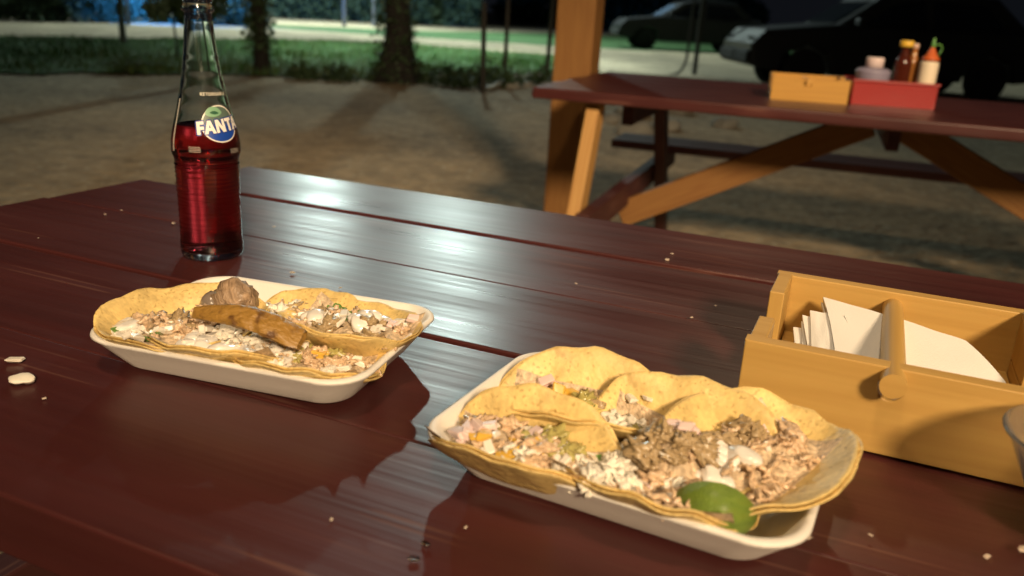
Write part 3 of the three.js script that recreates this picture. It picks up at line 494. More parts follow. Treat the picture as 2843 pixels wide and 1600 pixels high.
// lime wedge, browned chile, roasted bulb
{
  const t = thing('lime_wedge', 'green lime wedge lying skin up at the front of the right tray', 'lime', [0.1020, TOP + 0.0240, -0.3465], 0);
  const half = 0.95, a = 0.0182, b = 0.0170, nl = 24, nm = 28, pos = [], idx = []; // pointed ellipsoid segment
  const rp = (s, m, k) => { const q = Math.sin(s * Math.PI), L = -Math.cos(s * Math.PI) * a * (1 + 0.10 * Math.pow(Math.abs(Math.cos(s * Math.PI)), 8)), ang = mix(-half, half, m); return [L, b * k * q * Math.cos(ang), b * k * q * Math.sin(ang)]; };
  const sheet = (fn, nu, nv) => { const P = [], I = [], UV = []; for (let j = 0; j <= nv; j++) for (let i = 0; i <= nu; i++) { P.push(...fn(i / nu, j / nv)); UV.push(i / nu, j / nv); } for (let j = 0; j < nv; j++) for (let i = 0; i < nu; i++) { const q = j * (nu + 1) + i; I.push(q, q + 1, q + nu + 1, q + 1, q + nu + 2, q + nu + 1); } const g = new THREE.BufferGeometry(); g.setAttribute('position', new THREE.Float32BufferAttribute(P, 3)); g.setAttribute('uv', new THREE.Float32BufferAttribute(UV, 2)); g.setIndex(I); g.computeVertexNormals(); return g; };
  const limeTex = tex(256, 256, (u, v) => { const n = tile((x, y) => fbm(x, y, 130, 4), u, v, 5, 5), k = cl(1 + 0.5 * n); return [0.17 * k + 0.06 * Math.max(0, n), 0.27 * k, 0.030]; }, true);
  const skin = phy({ map: limeTex, bumpMap: rep(tortBump, 4, 4), bumpScale: 0.0012, roughness: 0.45, clearcoat: 0.15, clearcoatRoughness: 0.3, side: THREE.DoubleSide }), pulp = phy({ color: lin(0.42, 0.55, 0.14), roughness: 0.25, side: THREE.DoubleSide });
  const body = new THREE.Group();
  mesh('peel', sheet((s, m) => rp(s, m, 1), nl * 2, nm), skin, t);
  for (const m of [0, 1]) mesh('cut_face', sheet((s, k) => { const p = rp(s, m, 1); return [p[0], p[1] * k, p[2] * k]; }, nl * 2, 6), pulp, t);
  t.rotation.set(1.22, -0.29, 0, 'YXZ'); t.rotateX(0);
}
M.chile = phy({ map: tex(256, 128, (u, v) => { const n = tile((x, y) => fbm(x, y, 140, 4), u, v, 6, 5), s = sm(0.05, 0.4, tile((x, y) => fbm(x, y, 144, 4), u, v, 9, 4)); const k = cl(1 + 0.8 * n); return [mix(0.36 * k, 0.13, s), mix(0.20 * k, 0.06, s), mix(0.045 * k, 0.02, s)]; }, true), bumpMap: tortBump, bumpScale: 0.002, roughness: 0.42, clearcoat: 0.35, clearcoatRoughness: 0.3 });
{
  const n = 40, c = 16, pos = [], uv = [], idx = [], A = [-0.2045, 0.797, -0.5035], B = [-0.1290, 0.790, -0.4835];
  for (let i = 0; i <= n; i++) for (let k = 0; k <= c; k++) { const s = i / n, e = Math.pow(Math.sin(Math.PI * cl(s * 0.90 + 0.03)), s > 0.5 ? 0.30 : 0.6), th = k / c * 6.2832, fold = 1 - 0.30 * Math.exp(-Math.pow((Math.cos(th) - 0.25) / 0.28, 2)) * (Math.sin(th) > 0 ? 1 : 0), w = mix(0.0066, 0.0098, sm(0, 0.7, s)) * e * (1 + 0.22 * noise(s * 7, 2) + 0.16 * noise(s * 11, Math.cos(th) * 2, Math.sin(th) * 2)), h = 0.0046 * e * fold * (1 + 0.3 * noise(s * 14, Math.cos(th) * 3, 9)); pos.push(mix(A[0], B[0], s) + w * Math.cos(th) * -0.25, mix(A[1], B[1], s) + h * Math.sin(th) + 0.006 * Math.sin(s * 3.1) - 0.003 * Math.cos(th), mix(A[2], B[2], s) + w * Math.cos(th)); uv.push(s, k / c); }
  for (let i = 0; i < n; i++) for (let k = 0; k < c; k++) { const a = i * (c + 1) + k; idx.push(a, a + c + 1, a + 1, a + 1, a + c + 1, a + c + 2); }
  const g = new THREE.BufferGeometry(); g.setAttribute('position', new THREE.Float32BufferAttribute(pos, 3)); g.setAttribute('uv', new THREE.Float32BufferAttribute(uv, 2)); g.setIndex(idx); g.computeVertexNormals();
  tag(mesh('grilled_chile', g, M.chile), 'browned grilled chile strip lying across the left tray of tacos', 'chile');
}
{
  const t = thing('roasted_bulb', 'grey brown roasted onion bulb on the back rim of the left tray', 'roasted onion', [-0.1985, 0.783, -0.564]);
  const g = blob(0.0168, 5, 0.16, 2.2, 4.4, 1.05, 0.92, 0.95), p = g.attributes.position;
  for (let i = 0; i < p.count; i++) { const x = p.getX(i), y = p.getY(i), z = p.getZ(i), q = Math.hypot(x - 0.002, z); const k = sm(0.010, 0.0, q) * (y > 0 ? 1 : 0); const q3 = fbm(x * 150, z * 150, y * 150, 4), q4 = Math.abs(noise(x * 260, z * 260, y * 260)); p.setXYZ(i, x * (1 + 0.30 * q3) - 0.10 * q4 * x, y * (1 + 0.26 * q3) + 0.005 * k - 0.10 * q4 * y, z * (1 + 0.30 * q3) - 0.10 * q4 * z); } g.computeVertexNormals();
  mesh('flesh', g, phy({ map: rep(meatColor, 25, 25), color: lin(0.55, 0.48, 0.44), bumpMap: rep(tortBump, 50, 50), bumpScale: 0.002, roughness: 0.45, clearcoat: 0.3, clearcoatRoughness: 0.25 }), t);
  const e = mesh('glossy_end', blob(0.0088, 3, 0.12, 1.5, 8, 1, 1.1, 1), phy({ color: lin(0.22, 0.18, 0.15), roughness: 0.18, clearcoat: 0.6, clearcoatRoughness: 0.08 }), t); e.position.set(-0.0145, -0.001, 0.004);
}

// ------------------------------------------------------------------ napkin box
function napkinBox(name, label, pos, turn, k = 1, near = true) {
  const t = thing(name, label, 'napkin box', pos, turn), L = 0.180, Dp = 0.171, Hh = 0.055, th = 0.0115; // local x along, -z away; origin at the front left bottom corner
  // front panel with a hole for the dowel
  const hx = 0.0855, hy = 0.0445, hr = 0.0082;
  const panel = (hole) => { const s = new THREE.Shape([[0, 0], [L, 0], [L, Hh], [0, Hh]].map(p => new THREE.Vector2(...p))); if (hole) { const h = new THREE.Path(); h.absellipse(hx, hy - 0.001, hr, hr + 0.0012, 0, 6.2832, true); s.holes.push(h); } const g = new THREE.ExtrudeGeometry(s, { depth: th - 0.0016, bevelEnabled: true, bevelThickness: 0.0008, bevelSize: 0.0008, bevelSegments: 2, curveSegments: 28 }); g.translate(0, 0, -th + 0.0008); return uvBox(g, 'x', rnd(), rnd()); };
  mesh('front_panel', panel(true), M.box, t);
  mesh('back_panel', panel(false).translate(0, 0.0005, -Dp + th), M.box, t);
  mesh('floor', board(L - 2 * th, 0.008, Dp - 2 * th, 0.001).translate(L / 2, 0.007, -Dp / 2), M.box, t);
  for (const s of [0, 1]) {
    const x = s ? L - th / 2 : th / 2, inx = s ? -1 : 1;
    mesh('end_panel', board(th - 0.001, 0.020, Dp - 2 * th, 0.001, 'z').translate(x, 0.0105, -Dp / 2), M.box, t);
    mesh('upright', board(th - 0.001, Hh - 0.021, 0.042, 0.001, 'y').translate(x, 0.021 + (Hh - 0.021) / 2, -th - 0.0212), M.box, t);
    mesh('upright', board(th - 0.001, Hh - 0.018, 0.056, 0.001, 'y').translate(x, 0.021 + (Hh - 0.018) / 2, -Dp + th + 0.0282), M.box, t);
    if (near) mesh('corner_batten', board(0.008, Hh - 0.016, 0.010, 0.001, 'y').translate(x + inx * 0.010, 0.012 + (Hh - 0.016) / 2, -th - 0.0056), M.box, t);
  }
  const d = new THREE.CylinderGeometry(0.0074, 0.0074, Dp + 0.013, 28, 1); d.rotateX(Math.PI / 2); uvBox(d, 'z', rnd(), rnd()); d.rotateX(-0.03); d.translate(hx, 0.0467, -Dp / 2 + 0.007);
  mesh('dowel', d, M.box, t);
  t.scale.setScalar(k); return t;
}
{
  const [x, z] = tn(-0.052, 0.505);
  napkinBox('napkin_box', 'open wooden napkin box with a dowel across it on the near table', [x, TOP + 0.001, z], -TH);
  M.paper = std({ color: lin(0.86, 0.85, 0.82), roughness: 0.85, bumpMap: rep(tortBump, 60, 60), bumpScale: 0.0004 });
  const st = thing('napkin_stack', 'white folded paper napkins resting inside the wooden box on the near table', 'napkins', [x, TOP + 0.001, z], -TH);
  const sheet = (C, drop, th, k, bow = 0.002) => { // folded paper between four corners (back left, back right, front right, front left)
    const g = new THREE.BoxGeometry(1, 1, 1, 22, 1, 14), p = g.attributes.position;
    for (let i = 0; i < p.count; i++) {
      const a = p.getX(i) + 0.5, b = p.getZ(i) + 0.5, yy = p.getY(i), q = c => mix(mix(C[0][c], C[1][c], a), mix(C[3][c], C[2][c], a), b);
      p.setXYZ(i, q(0) + 0.0012 * Math.sin(k * 3 + b * 4) - 0.010 * Math.pow(1 - b, 3) * Math.pow(a, 6), q(1) - drop + bow * Math.sin(Math.PI * a) * (0.4 + b) + 0.0009 * noise(a * 5, b * 3, k * 7) + yy * th, q(2) + 0.001 * Math.sin(k * 5 + a * 3));
    }
    g.computeVertexNormals(); return uvBox(g, 'x');
  };
  const C = [[0.036, 0.047, -0.146], [0.142, 0.0435, -0.108], [0.166, 0.027, -0.019], [0.058, 0.030, -0.024]];
  for (let k = 0; k < 7; k++) { const e = 0.0016 * Math.sin(k * 2.3); mesh('napkin', sheet(C.map((c, i) => [c[0] + e + (i === 0 || i === 3 ? 0.0006 * k : 0), c[1], c[2] + e * 0.5]), k * 0.0027, 0.0021, k), M.paper, st); }
  const E = [[0.028, 0.041, -0.126], [0.062, 0.044, -0.116], [0.068, 0.024, -0.024], [0.046, 0.022, -0.022]];
  for (let k = 0; k < 4; k++) mesh('napkin', sheet(E.map((c, i) => [c[0] - (i === 0 || i === 3 ? 0.0022 * k : 0), c[1], c[2] + 0.005 * k]), k * 0.0036, 0.0020, k + 9, 0.001), M.paper, st);
}
{ // clear plastic cup at the right edge
  const t = thing('plastic_cup', 'small clear plastic cup at the right edge before the napkin box', 'cup', [0.2955, TOP + 0.001, -0.3705]);
  const pr = [[0, 0.001], [0.017, 0.0012], [0.019, 0.004], [0.0420, 0.053], [0.0448, 0.0545], [0.0452, 0.0558], [0.0438, 0.0565], [0.0412, 0.055], [0.0182, 0.0045], [0, 0.0028]];
  mesh('cup_wall', lathe(pr, 64), phy({ color: lin(0.95, 0.94, 0.92), roughness: 0.12, transmission: 0.95, thickness: 0.001, ior: 1.45 }), t);
}

// ------------------------------------------------------------------ crumbs and drips on the near table
function bitOn(name, label, cat, x, z, s, mat, geo, flatY = 0.5, group) { const m = mesh(name, geo, mat); m.position.set(x, TOP + 0.0012 + s * flatY * 0.5, z); m.scale.set(s, s * flatY, s); m.rotation.y = rr(0, 6.28); return tag(m, label, cat, group); }
bitOn('onion_bit', 'angular white onion bit on the near table, upper of two left of the left tray', 'onion bit', -0.330, -0.512, 0.0052, M.onion, G.cube[2], 0.5).rotation.y = 0.2;
bitOn('onion_bit', 'oval white onion bit on the near table, lower of two left of the left tray', 'onion bit', -0.309, -0.483, 0.0066, M.cheese, G.drop[0], 0.6).rotation.y = -0.35;
M.crumb = std({ color: lin(0.55, 0.46, 0.38), roughness: 0.7 });
const crumbs = [[-0.475, -0.800, 1.6], [-0.459, -0.906, 2.0], [-0.451, -0.928, 1.7], [-0.374, -0.884, 2.2], [-0.266, -0.893, 2.6], [-0.204, -0.736, 2.2], [0.171, -0.875, 2.6], [0.162, -0.851, 2.8], [0.06, -0.751, 2.0], [0.155, -0.675, 1.6], [-0.283, -0.461, 2.0], [0.153, -0.36, 3.2], [0.240, -0.352, 2.8], [0.262, -0.360, 3.0], [-0.082, -0.352, 1.8], [-0.152, -0.701, 1.4], [-0.016, -0.352, 1.5], [0.183, -0.71, 1.4], [0.188, -0.365, 1.8]];
crumbs.forEach(([x, z, s], i) => bitOn('crumb', 'tiny pale food crumb scattered on the dark red tabletop', 'crumb', x, z, s * 0.00062, M.crumb, i % 2 ? G.chunk[i % 5] : G.cube[i % 4], 0.6, 'crumbs scattered on the near table'));
M.water = phy({ color: lin(1, 1, 1), roughness: 0.03, transmission: 1, thickness: 0.004, ior: 1.34 });
bitOn('water_drop', 'glistening wet drop on the table before the right tray, upper of two', 'drop', -0.034, -0.337, 0.0017, M.water, G.drop[1], 0.6);
bitOn('water_drop', 'glistening wet drop on the table before the right tray, lower of two', 'drop', -0.038, -0.325, 0.0021, M.water, G.drop[2], 0.6);

// ------------------------------------------------------------------ things on the far table
{
  const yb = napkinBox('napkin_box', 'yellow wooden napkin box standing on the far table', [0.842, TOP, -2.925], FTURN + 0.10, 1.37, false); { const ym = M.box.clone(); ym.color = lin(1, 0.86, 0.5); yb.traverse(o => { if (o.isMesh) o.material = ym; }); }
  const t = thing('sauce_basket', 'red plastic basket of sauce bottles on the far table', 'basket', [1.108, TOP, -2.905], FTURN + 0.14);
  const redP = phy({ color: lin(0.30, 0.010, 0.010), roughness: 0.35, side: THREE.DoubleSide });
  const wl = (a, b, h, th) => beam([a[0], h / 2, a[1]], [b[0], h / 2, b[1]], th, h, 0.003);
  mesh('side', wl([0, 0], [0.265, 0], 0.078, 0.004), redP, t); mesh('side', wl([0, -0.17], [0.265, -0.17], 0.078, 0.004), redP, t);
  mesh('end', wl([0.002, -0.002], [0.002, -0.168], 0.076, 0.004), redP, t); mesh('end', wl([0.263, -0.002], [0.263, -0.168], 0.076, 0.004), redP, t);
  mesh('base', new RoundedBoxGeometry(0.26, 0.004, 0.166, 1, 0.001).translate(0.1325, 0.003, -0.085), redP, t);
  mesh('rim', tube([[-0.004, 0.079, 0.004], [0.1325, 0.079, 0.004], [0.269, 0.079, 0.004]], 0.0045, 8), redP, t);
  mesh('rim', tube([[-0.004, 0.079, -0.174], [0.1325, 0.079, -0.174], [0.269, 0.079, -0.174]], 0.0045, 8), redP, t);
  mesh('divider', wl([0.135, -0.003], [0.135, -0.167], 0.060, 0.003), redP, t);
  const at = (s, w, y = 0.006) => { const c = Math.cos(FTURN + 0.14), n = Math.sin(FTURN + 0.14); return [1.108 + s * c - w * n, TOP + y, -2.905 - s * n - w * c]; };
  const jar = thing('salsa_tub', 'lavender grey plastic tub with a white lid in the red basket', 'tub', at(0.068, 0.07));
  mesh('tub', lathe([[0, 0], [0.042, 0], [0.046, 0.004], [0.056, 0.100], [0.058, 0.104], [0.053, 0.106], [0.044, 0.112], [0.030, 0.114], [0, 0.114]], 32), phy({ color: lin(0.26, 0.24, 0.34), roughness: 0.4 }), jar);
  mesh('lid', lathe([[0, 0.148], [0.026, 0.148], [0.0285, 0.145], [0.0285, 0.115], [0, 0.1145]], 32), std({ color: lin(0.75, 0.62, 0.62), roughness: 0.5 }), jar);
  const sq = thing('squeeze_bottle', 'cream squeeze bottle with an orange cone top and green cap in the red basket', 'bottle', at(0.232, 0.035, 0.03));
  mesh('bottle_body', lathe([[0, 0], [0.026, 0], [0.028, 0.004], [0.029, 0.116], [0.027, 0.121], [0.022, 0.124], [0, 0.124]], 32), std({ color: lin(0.82, 0.72, 0.55), roughness: 0.4 }), sq);
  mesh('cone_top', lathe([[0, 0.124], [0.027, 0.124], [0.0275, 0.133], [0.018, 0.142], [0.009, 0.160], [0.005, 0.172], [0, 0.172]], 28), std({ color: lin(0.55, 0.12, 0.03), roughness: 0.4 }), sq);
  mesh('tip_cap', lathe([[0, 0.168], [0.007, 0.168], [0.006, 0.176], [0.004, 0.196], [0, 0.198]], 18), std({ color: lin(0.10, 0.30, 0.06), roughness: 0.4 }), sq);
  mesh('cap_loop', tube([[0.004, 0.172, 0], [0.020, 0.178, 0], [0.030, 0.168, 0], [0.027, 0.152, 0], [0.022, 0.144, 0]], 0.0022, 16, 6), std({ color: lin(0.10, 0.30, 0.06), roughness: 0.4 }), sq);
  const db = thing('sauce_bottle', 'dark sauce bottle with a yellow cap in the red basket', 'bottle', at(0.158, 0.07));
  const gl = phy({ color: lin(0.06, 0.012, 0.006), roughness: 0.12 });
  mesh('bottle_body', lathe([[0, 0], [0.026, 0], [0.028, 0.004], [0.028, 0.130], [0.024, 0.148], [0.013, 0.168], [0.012, 0.190], [0, 0.190]], 28), gl, db);
  mesh('cap', lathe([[0, 0.208], [0.019, 0.208], [0.022, 0.205], [0.022, 0.190], [0.019, 0.188], [0, 0.188]], 24), std({ color: lin(0.75, 0.48, 0.06), roughness: 0.4 }), db);
  const ab = thing('sauce_bottle', 'brown glass sauce bottle with a small pale cap beside the squeeze bottle', 'bottle', at(0.192, 0.09));
  mesh('bottle_body', lathe([[0, 0], [0.020, 0], [0.022, 0.004], [0.022, 0.136], [0.016, 0.150], [0.010, 0.162], [0.009, 0.186], [0, 0.186]], 28), phy({ color: lin(0.30, 0.12, 0.03), roughness: 0.12 }), ab);
  mesh('cap', lathe([[0, 0.200], [0.009, 0.200], [0.0105, 0.197], [0.0105, 0.184], [0, 0.183]], 20), std({ color: lin(0.7, 0.5, 0.42), roughness: 0.4 }), ab);
}
// ------------------------------------------------------------------ trees, shrubs, rocks, poles
M.bark = std({ map: rep(tex(256, 512, (u, v) => { const n = tile((x, y) => fbm(x, y, 150, 5), u, v, 14, 5), k = cl(0.8 + 1.1 * n, 0.2, 1.6); return [0.028 * k, 0.026 * k, 0.022 * k]; }, true), 2, 1), bumpMap: rep(dirtBump, 2, 1), bumpScale: 0.05, roughness: 0.9 });
M.leafDark = std({ color: lin(0.045, 0.085, 0.035), roughness: 0.6, side: THREE.DoubleSide });
M.leafPale = std({ color: lin(0.13, 0.20, 0.12), roughness: 0.6, side: THREE.DoubleSide });
M.leafFar = std({ color: lin(0.07, 0.12, 0.07), roughness: 0.7, side: THREE.DoubleSide });
function leaves(n, size, place, r) { // merged leaf faces spread through a volume
  const pos = [], idx = [], nor = [];
  for (let i = 0; i < n; i++) {
    const [x, y, z] = place(r), s = size * rr(0.6, 1.4, r), a = rr(0, 6.28, r), e = rr(-1.1, 1.1, r), A = new THREE.Vector3(Math.cos(a) * Math.cos(e), Math.sin(e), Math.sin(a) * Math.cos(e)), B = new THREE.Vector3(rr(-1, 1, r), rr(-1, 1, r), rr(-1, 1, r)).cross(A).normalize(), o = pos.length / 3;
    const P = [[0, 0], [0.5, 0.32], [1, 0], [0.5, -0.32]]; for (const [p, q] of P) pos.push(x + s * (A.x * p + B.x * q), y + s * (A.y * p + B.y * q), z + s * (A.z * p + B.z * q));
    idx.push(o, o + 1, o + 2, o, o + 2, o + 3);
  }
  const g = new THREE.BufferGeometry(); g.setAttribute('position', new THREE.Float32BufferAttribute(pos, 3)); g.setIndex(idx); g.computeVertexNormals(); return g;
}
function trunkGeo(path, radii, flare = 0, seed = 1) {
  const c = new THREE.CatmullRomCurve3(path.map(p => new THREE.Vector3(...p))), ns = 40, nk = 22, pos = [], uv = [], idx = [];
  for (let i = 0; i <= ns; i++) { const s = i / ns, p = c.getPoint(s), k = s * (radii.length - 1), a = Math.min(radii.length - 2, Math.floor(k)), R = mix(radii[a], radii[a + 1], k - a);
    for (let j = 0; j <= nk; j++) { const th = j / nk * 6.2832, fl = 1 + flare * Math.exp(-p.y / 0.22) * (0.6 + 0.4 * Math.cos(th * 5 + seed)), q = R * fl * (1 + 0.10 * noise(Math.cos(th) * 2 + seed, p.y * 2.2, Math.sin(th) * 2)); pos.push(p.x + q * Math.cos(th), p.y, p.z + q * Math.sin(th)); uv.push(j / nk, p.y * 0.7); } }
  for (let i = 0; i < ns; i++) for (let j = 0; j < nk; j++) { const a = i * (nk + 1) + j; idx.push(a, a + nk + 1, a + 1, a + 1, a + nk + 1, a + nk + 2); }
  const g = new THREE.BufferGeometry(); g.setAttribute('position', new THREE.Float32BufferAttribute(pos, 3)); g.setAttribute('uv', new THREE.Float32BufferAttribute(uv, 2)); g.setIndex(idx); g.computeVertexNormals(); return g;
}
function crown(r, cx, cy, cz, R, clumps) { const C = []; for (let i = 0; i < clumps; i++) { const a = rr(0, 6.28, r), e = Math.acos(rr(-0.6, 1, r)), d = R * rr(0.45, 1, r); C.push([cx + d * Math.sin(e) * Math.cos(a), cy + d * Math.cos(e) * 0.7, cz + d * Math.sin(e) * Math.sin(a), R * rr(0.22, 0.4, r)]); } return q => { const c = C[Math.floor(q() * C.length)], a = rr(0, 6.28, q), e = Math.acos(rr(-1, 1, q)), d = c[3] * Math.cbrt(q()); return [c[0] + d * Math.sin(e) * Math.cos(a), c[1] + d * Math.cos(e), c[2] + d * Math.sin(e) * Math.sin(a)]; }; }
{
  const r = rng(91), t = thing('tree', 'thick dark tree trunk with flared roots at the edge of the lawn', 'tree', [-1.66, 0, -11.2]);
  mesh('trunk', trunkGeo([[0, -0.05, 0], [0.02, 0.6, 0], [0.0, 1.4, 0.05], [0.05, 3, 0], [-0.1, 5.6, 0.1]], [0.25, 0.175, 0.15, 0.15, 0.14, 0.11], 0.9, 2), M.bark, t);
  for (const [dx, dz, h] of [[-1.3, 0.5, 7.4], [0.3, -1.2, 7.8], [-0.5, 1.0, 8.0]]) mesh('limb', trunkGeo([[-0.1, 5.4, 0.1], [dx * 0.5 - 0.1, 6.4, dz * 0.5], [dx, h, dz]], [0.09, 0.06, 0.03], 0, 3), M.bark, t);
  mesh('crown', leaves(5200, 0.16, crown(r, -0.4, 7.9, 0.1, 1.7, 26), r), M.leafDark, t);
  // ivy and stubs round the foot
  mesh('ivy', leaves(1300, 0.055, q => { const a = rr(0, 6.28, q), y = Math.pow(q(), 1.7) * 1.5, R = 0.17 + 0.20 * Math.exp(-y / 0.3) + 0.05 * q() + (q() < 0.12 ? 0.12 * q() : 0); return [R * Math.cos(a), y, R * Math.sin(a)]; }, r), M.leafDark, t);
}
{
  const r = rng(92), t = thing('tree', 'slim young tree trunk with leafy shoots on the lawn, left of the thick tree', 'tree', [-3.35, 0, -11.0]);
  mesh('trunk', trunkGeo([[0, -0.05, 0], [-0.02, 0.7, 0], [-0.12, 1.6, 0], [-0.2, 3.2, 0.1], [-0.3, 5.8, 0]], [0.095, 0.085, 0.085, 0.08, 0.06], 0.35, 5), M.bark, t);
  mesh('crown', leaves(3600, 0.15, crown(r, -0.3, 6.8, 0, 1.3, 20), r), M.leafDark, t);
  mesh('shoots', leaves(700, 0.06, q => { const a = rr(0, 6.28, q), y = rr(0.30, 1.15, q), R = 0.09 + 0.10 * q(); return [-0.05 * y + R * Math.cos(a), y, R * Math.sin(a)]; }, r), M.leafDark, t);
}
{
  const r = rng(93), t = thing('sapling', 'pale leafy sapling on the lawn just left of the bottle neck', 'sapling', [-4.95, 0, -12.3]);
  mesh('stem', tube([[0, 0, 0], [-0.03, 0.5, 0], [-0.1, 1.1, 0.02]], 0.016, 14, 6), M.bark, t);
  mesh('foliage', leaves(620, 0.10, crown(r, -0.05, 0.72, 0, 0.34, 14), r), M.leafPale, t);
}
{
  const r = rng(94), t = thing('sapling', 'dark bushy sapling on the lawn behind the bottle neck', 'sapling', [-4.5, 0, -12.0]);
  mesh('stem', tube([[0, 0, 0], [0.02, 0.6, 0], [0, 1.5, 0.02]], 0.03, 14, 6), M.bark, t);
  mesh('foliage', leaves(900, 0.10, crown(r, 0, 0.85, 0, 0.36, 14), r), M.leafDark, t);
}
// low weeds and rubble at the lawn edge
{
  const r = rng(95);
  const spots = [[-1.0, -11.0, 0.26], [-0.75, -10.8, 0.22], [-0.3, -11.3, 0.3], [-0.55, -11.6, 0.28], [0.25, -11.9, 0.22], [-2.3, -10.75, 0.22], [-2.75, -10.7, 0.2]];
  const L = ['low weed clump at the right foot of the thick tree', 'dark little weed clump before the first thin post', 'weed clump between the two thin posts', 'weed clump behind the first thin post', 'weed clump by the rubble left of the third thin post', 'dark weed clump at the left foot of the thick tree', 'dark weed clump between the two tree trunks'];
  spots.forEach(([x, z, s], i) => { const t = thing('weed', L[i], 'weed', [x, 0, z]); mesh('foliage', leaves(240, 0.07, q => { const a = rr(0, 6.28, q), d = s * Math.sqrt(q()), y = 0.30 * s / 0.25 * q() * (1 - d / s * 0.6); return [d * Math.cos(a), 0.02 + y, d * Math.sin(a) * 0.8]; }, r), M.leafDark, t); mesh('stem', tube([[0, 0, 0], [0.01, 0.1, 0], [0.02, 0.2, 0.01]], 0.006, 6, 5), M.bark, t); });
  M.stone = std({ color: lin(0.42, 0.42, 0.38), roughness: 0.9, bumpMap: rep(dirtBump, 2, 2), bumpScale: 0.01 });
  const rocks = [[-0.15, -11.2, 0.09], [0.1, -12.2, 0.13], [0.22, -12.7, 0.09], [-0.1, -12.6, 0.10], [-0.45, -10.75, 0.06], [0.5, -12.9, 0.12], [0.05, -11.5, 0.07], [-0.9, -11.5, 0.08], [-0.65, -12.0, 0.10], [0.32, -11.6, 0.08], [-1.15, -11.9, 0.08], [0.7, -9.0, 0.14], [0.85, -8.2, 0.10], [1.0, -7.4, 0.12], [1.15, -8.8, 0.16], [0.55, -7.9, 0.07], [1.35, -7.9, 0.12], [0.9, -6.9, 0.07], [1.7, -9.3, 0.15], [2.0, -8.3, 0.11]];
  const gs = [1, 2, 3, 4].map(s => blob(1, 2, 0.4, 1.1, s * 6.3, 1.2, 0.7, 1));
  rocks.forEach(([x, z, s], i) => { const far = z < -10; const m = mesh('rock', gs[i % 4], M.stone); m.position.set(x, s * 0.35, z); m.scale.setScalar(s); m.rotation.y = i * 1.7; tag(m, far ? 'pale rubble stone among the weeds round the thin posts' : 'pale rubble stone seen under the far table top', 'rock', far ? 'rubble round the thin posts' : 'rubble beyond the far table'); });
}
// thin metal posts
const post = (label, x, z, h, lean = 0, r = 0.03) => { const t = thing('metal_post', label, 'post', [x, 0, z]); mesh('pole', tube([[0, -0.05, 0], [lean * 0.5, h * 0.5, 0], [lean, h, 0]], r, 10, 10), M.rust, t); mesh('cap', new THREE.SphereGeometry(r * 1.15, 10, 8).translate(lean, h, 0), M.rust, t); return t; };
post('thin metal post right of the thick tree, nearest of the three', -0.487, -10.40, 1.02, -0.03, 0.032);
post('thin metal post standing in the weeds, middle of the three', -0.262, -11.60, 1.12, 0.0, 0.030);
post('thin metal post just left of the orange timber post', 0.34, -13.1, 1.25, 0.03, 0.036);
post('straight metal post on the pale road, right of the orange timber post', 3.04, -15.5, 1.9, 0.03, 0.042);
{ const t = thing('bent_rod', 'thin metal rod with a curved foot next to the straight post on the road', 'rod', [2.78, 0, -15.2]); mesh('rod', tube([[-0.26, 0.03, 0], [-0.08, 0.08, 0], [0.02, 0.25, 0], [0.05, 0.7, 0], [0.06, 1.8, 0]], 0.024, 24, 8), M.rust, t); }
{ const t = thing('pale_pipe', 'short pale pipe lying aslant between the two nearer thin posts', 'pipe', [-0.40, 0, -10.7]); mesh('pipe', tube([[-0.05, 0.05, 0.28], [0.03, 0.06, -0.1], [0.12, 0.07, -0.8]], 0.028, 10, 10), std({ color: lin(0.5, 0.52, 0.46), roughness: 0.5 }), t); }
// added hedge beyond the road and dark trees
function hedge(name, label, cat, x0, z0, x1, z1, h, d, n, mat, seed, size = 0.26) {
  const r = rng(seed), t = thing(name, label, cat, [(x0 + x1) / 2, 0, (z0 + z1) / 2]), L = Math.hypot(x1 - x0, z1 - z0), ux = (x1 - x0) / L, uz = (z1 - z0) / L;
  mesh('foliage', leaves(n, size, q => { const s = rr(-0.5, 0.5, q) * L, top = h * (0.72 + 0.5 * noise(s * 0.9, seed) + 0.25 * noise(s * 3, seed)), y = top * Math.pow(q(), 0.8), w = d * rr(-0.5, 0.5, q) * (0.7 + 0.6 * noise(s * 2, y * 2, seed)); return [s * ux - w * uz, y, s * uz + w * ux]; }, r), mat, t);
  mesh('stems', mergeGeometries(Array.from({ length: 9 }, (_, i) => { const s = (i / 8 - 0.5) * L * 0.95; return tube([[s * ux, 0, s * uz], [s * ux + 0.1, h * 0.4, s * uz], [s * ux, h * 0.75, s * uz]], 0.05, 6, 6); })), M.bark, t);
}
hedge('hedge', 'added hedge beyond the road at the top left, lit blue for the lamp glow', 'hedge', -16.5, -20.5, -8.2, -27.2, 2.2, 1.4, 42000, M.leafFar, 201, 0.13);  // hedge added to catch the blue light and stand for lamp bloom
hedge('hedge', 'teal lit bushes behind the gravel lot between the trees', 'hedge', -15, -39.5, -2.5, -43, 2.2, 2, 26000, M.leafFar, 202, 0.22);
hedge('hedge', 'dark bushes far beyond the road behind the thin posts', 'hedge', -2, -62, 16, -60, 4, 4, 6000, M.leafDark, 203, 0.5);

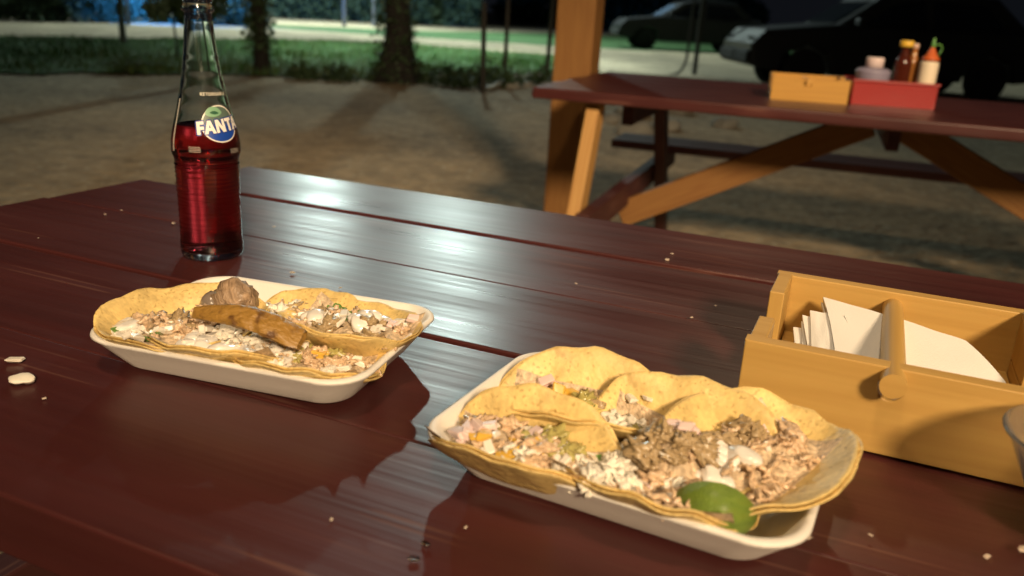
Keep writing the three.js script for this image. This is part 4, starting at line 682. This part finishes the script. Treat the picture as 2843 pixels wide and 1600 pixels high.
// ------------------------------------------------------------------ parked cars
function car(label, at, turn) {
  const t = thing('parked_car', label, 'car', at, turn); // local +x = rear
  const paint = phy({ color: lin(0.010, 0.011, 0.014), roughness: 0.6, clearcoat: 0.2, clearcoatRoughness: 0.15 }), gls = phy({ color: lin(0.01, 0.012, 0.016), roughness: 0.08 }), rub = phy({ color: lin(0.02, 0.02, 0.02), roughness: 0.9 });
  const ex = (pts, w, bev) => { const g = new THREE.ExtrudeGeometry(new THREE.Shape(pts.map(p => new THREE.Vector2(...p))), { depth: w - 2 * bev, bevelEnabled: true, bevelThickness: bev, bevelSize: bev, bevelSegments: 3 }); g.translate(0, 0, -w / 2 + bev); return g; };
  mesh('body', ex([[-2.2, 0.42], [-2.22, 0.68], [-2.05, 0.86], [-1.0, 0.98], [2.1, 1.0], [2.2, 0.7], [2.15, 0.4], [1.85, 0.36], [1.75, 0.62], [1.4, 0.76], [1.05, 0.62], [0.95, 0.34], [-0.95, 0.34], [-1.05, 0.62], [-1.4, 0.76], [-1.75, 0.62], [-1.85, 0.38]], 1.72, 0.05), paint, t);
  mesh('cabin', ex([[-1.0, 0.99], [-0.35, 1.40], [0.2, 1.50], [1.35, 1.46], [1.95, 1.02]], 1.5, 0.06), paint, t);
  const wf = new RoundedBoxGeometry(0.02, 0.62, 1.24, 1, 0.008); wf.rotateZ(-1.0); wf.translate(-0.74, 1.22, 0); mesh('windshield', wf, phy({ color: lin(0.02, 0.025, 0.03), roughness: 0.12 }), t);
  for (const s of [-1, 1]) { mesh('side_window', ex([[-0.6, 1.06], [-0.2, 1.34], [0.25, 1.42], [0.35, 1.06]], 0.02, 0.004).translate(0, 0, s * 0.755), gls, t); mesh('side_window', ex([[0.45, 1.06], [0.4, 1.42], [1.2, 1.40], [1.55, 1.08]], 0.02, 0.004).translate(0, 0, s * 0.755), gls, t); }
  for (const x of [-1.4, 1.4]) for (const s of [-1, 1]) { const w = mesh('wheel', new THREE.TorusGeometry(0.24, 0.09, 12, 28).translate(x, 0.33, s * 0.76), rub, t); mesh('rim', new THREE.CylinderGeometry(0.18, 0.18, 0.12, 20).rotateX(Math.PI / 2).translate(x, 0.33, s * 0.76), rub, w); }
  for (const s of [-1, 1]) mesh('headlight', new RoundedBoxGeometry(0.06, 0.12, 0.34, 2, 0.02).translate(-2.2, 0.74, s * 0.62), phy({ color: lin(0.09, 0.09, 0.10), roughness: 0.1 }), t);
  mesh('bumper', new RoundedBoxGeometry(0.16, 0.2, 1.7, 2, 0.05).translate(-2.24, 0.5, 0), rub, t);
  for (const s of [-1, 1]) mesh('mirror', new RoundedBoxGeometry(0.1, 0.12, 0.2, 2, 0.03).translate(-0.72, 1.08, s * 0.92), paint, t);
  return t;
}
const car0 = car('dark parked car with its front wheel showing behind the yellow box on the far table', [5.62, 0, -14.0], 0.02);
{ const c = car0.clone(); c.name = numbered('parked_car'); c.position.set(5.1, 0, -28.2); c.rotation.y = 0.05; c.userData = { label: 'dark car parked beyond the road, seen right of the orange timber post', category: 'car' }; scene.add(c); c.traverse(o => { if (o.name === 'windshield') o.material = phy({ color: lin(0.12, 0.17, 0.26), roughness: 0.25 }); }); }  // lamp glint put into the pale bluish colour of this windshield


renderer.render(scene, camera);
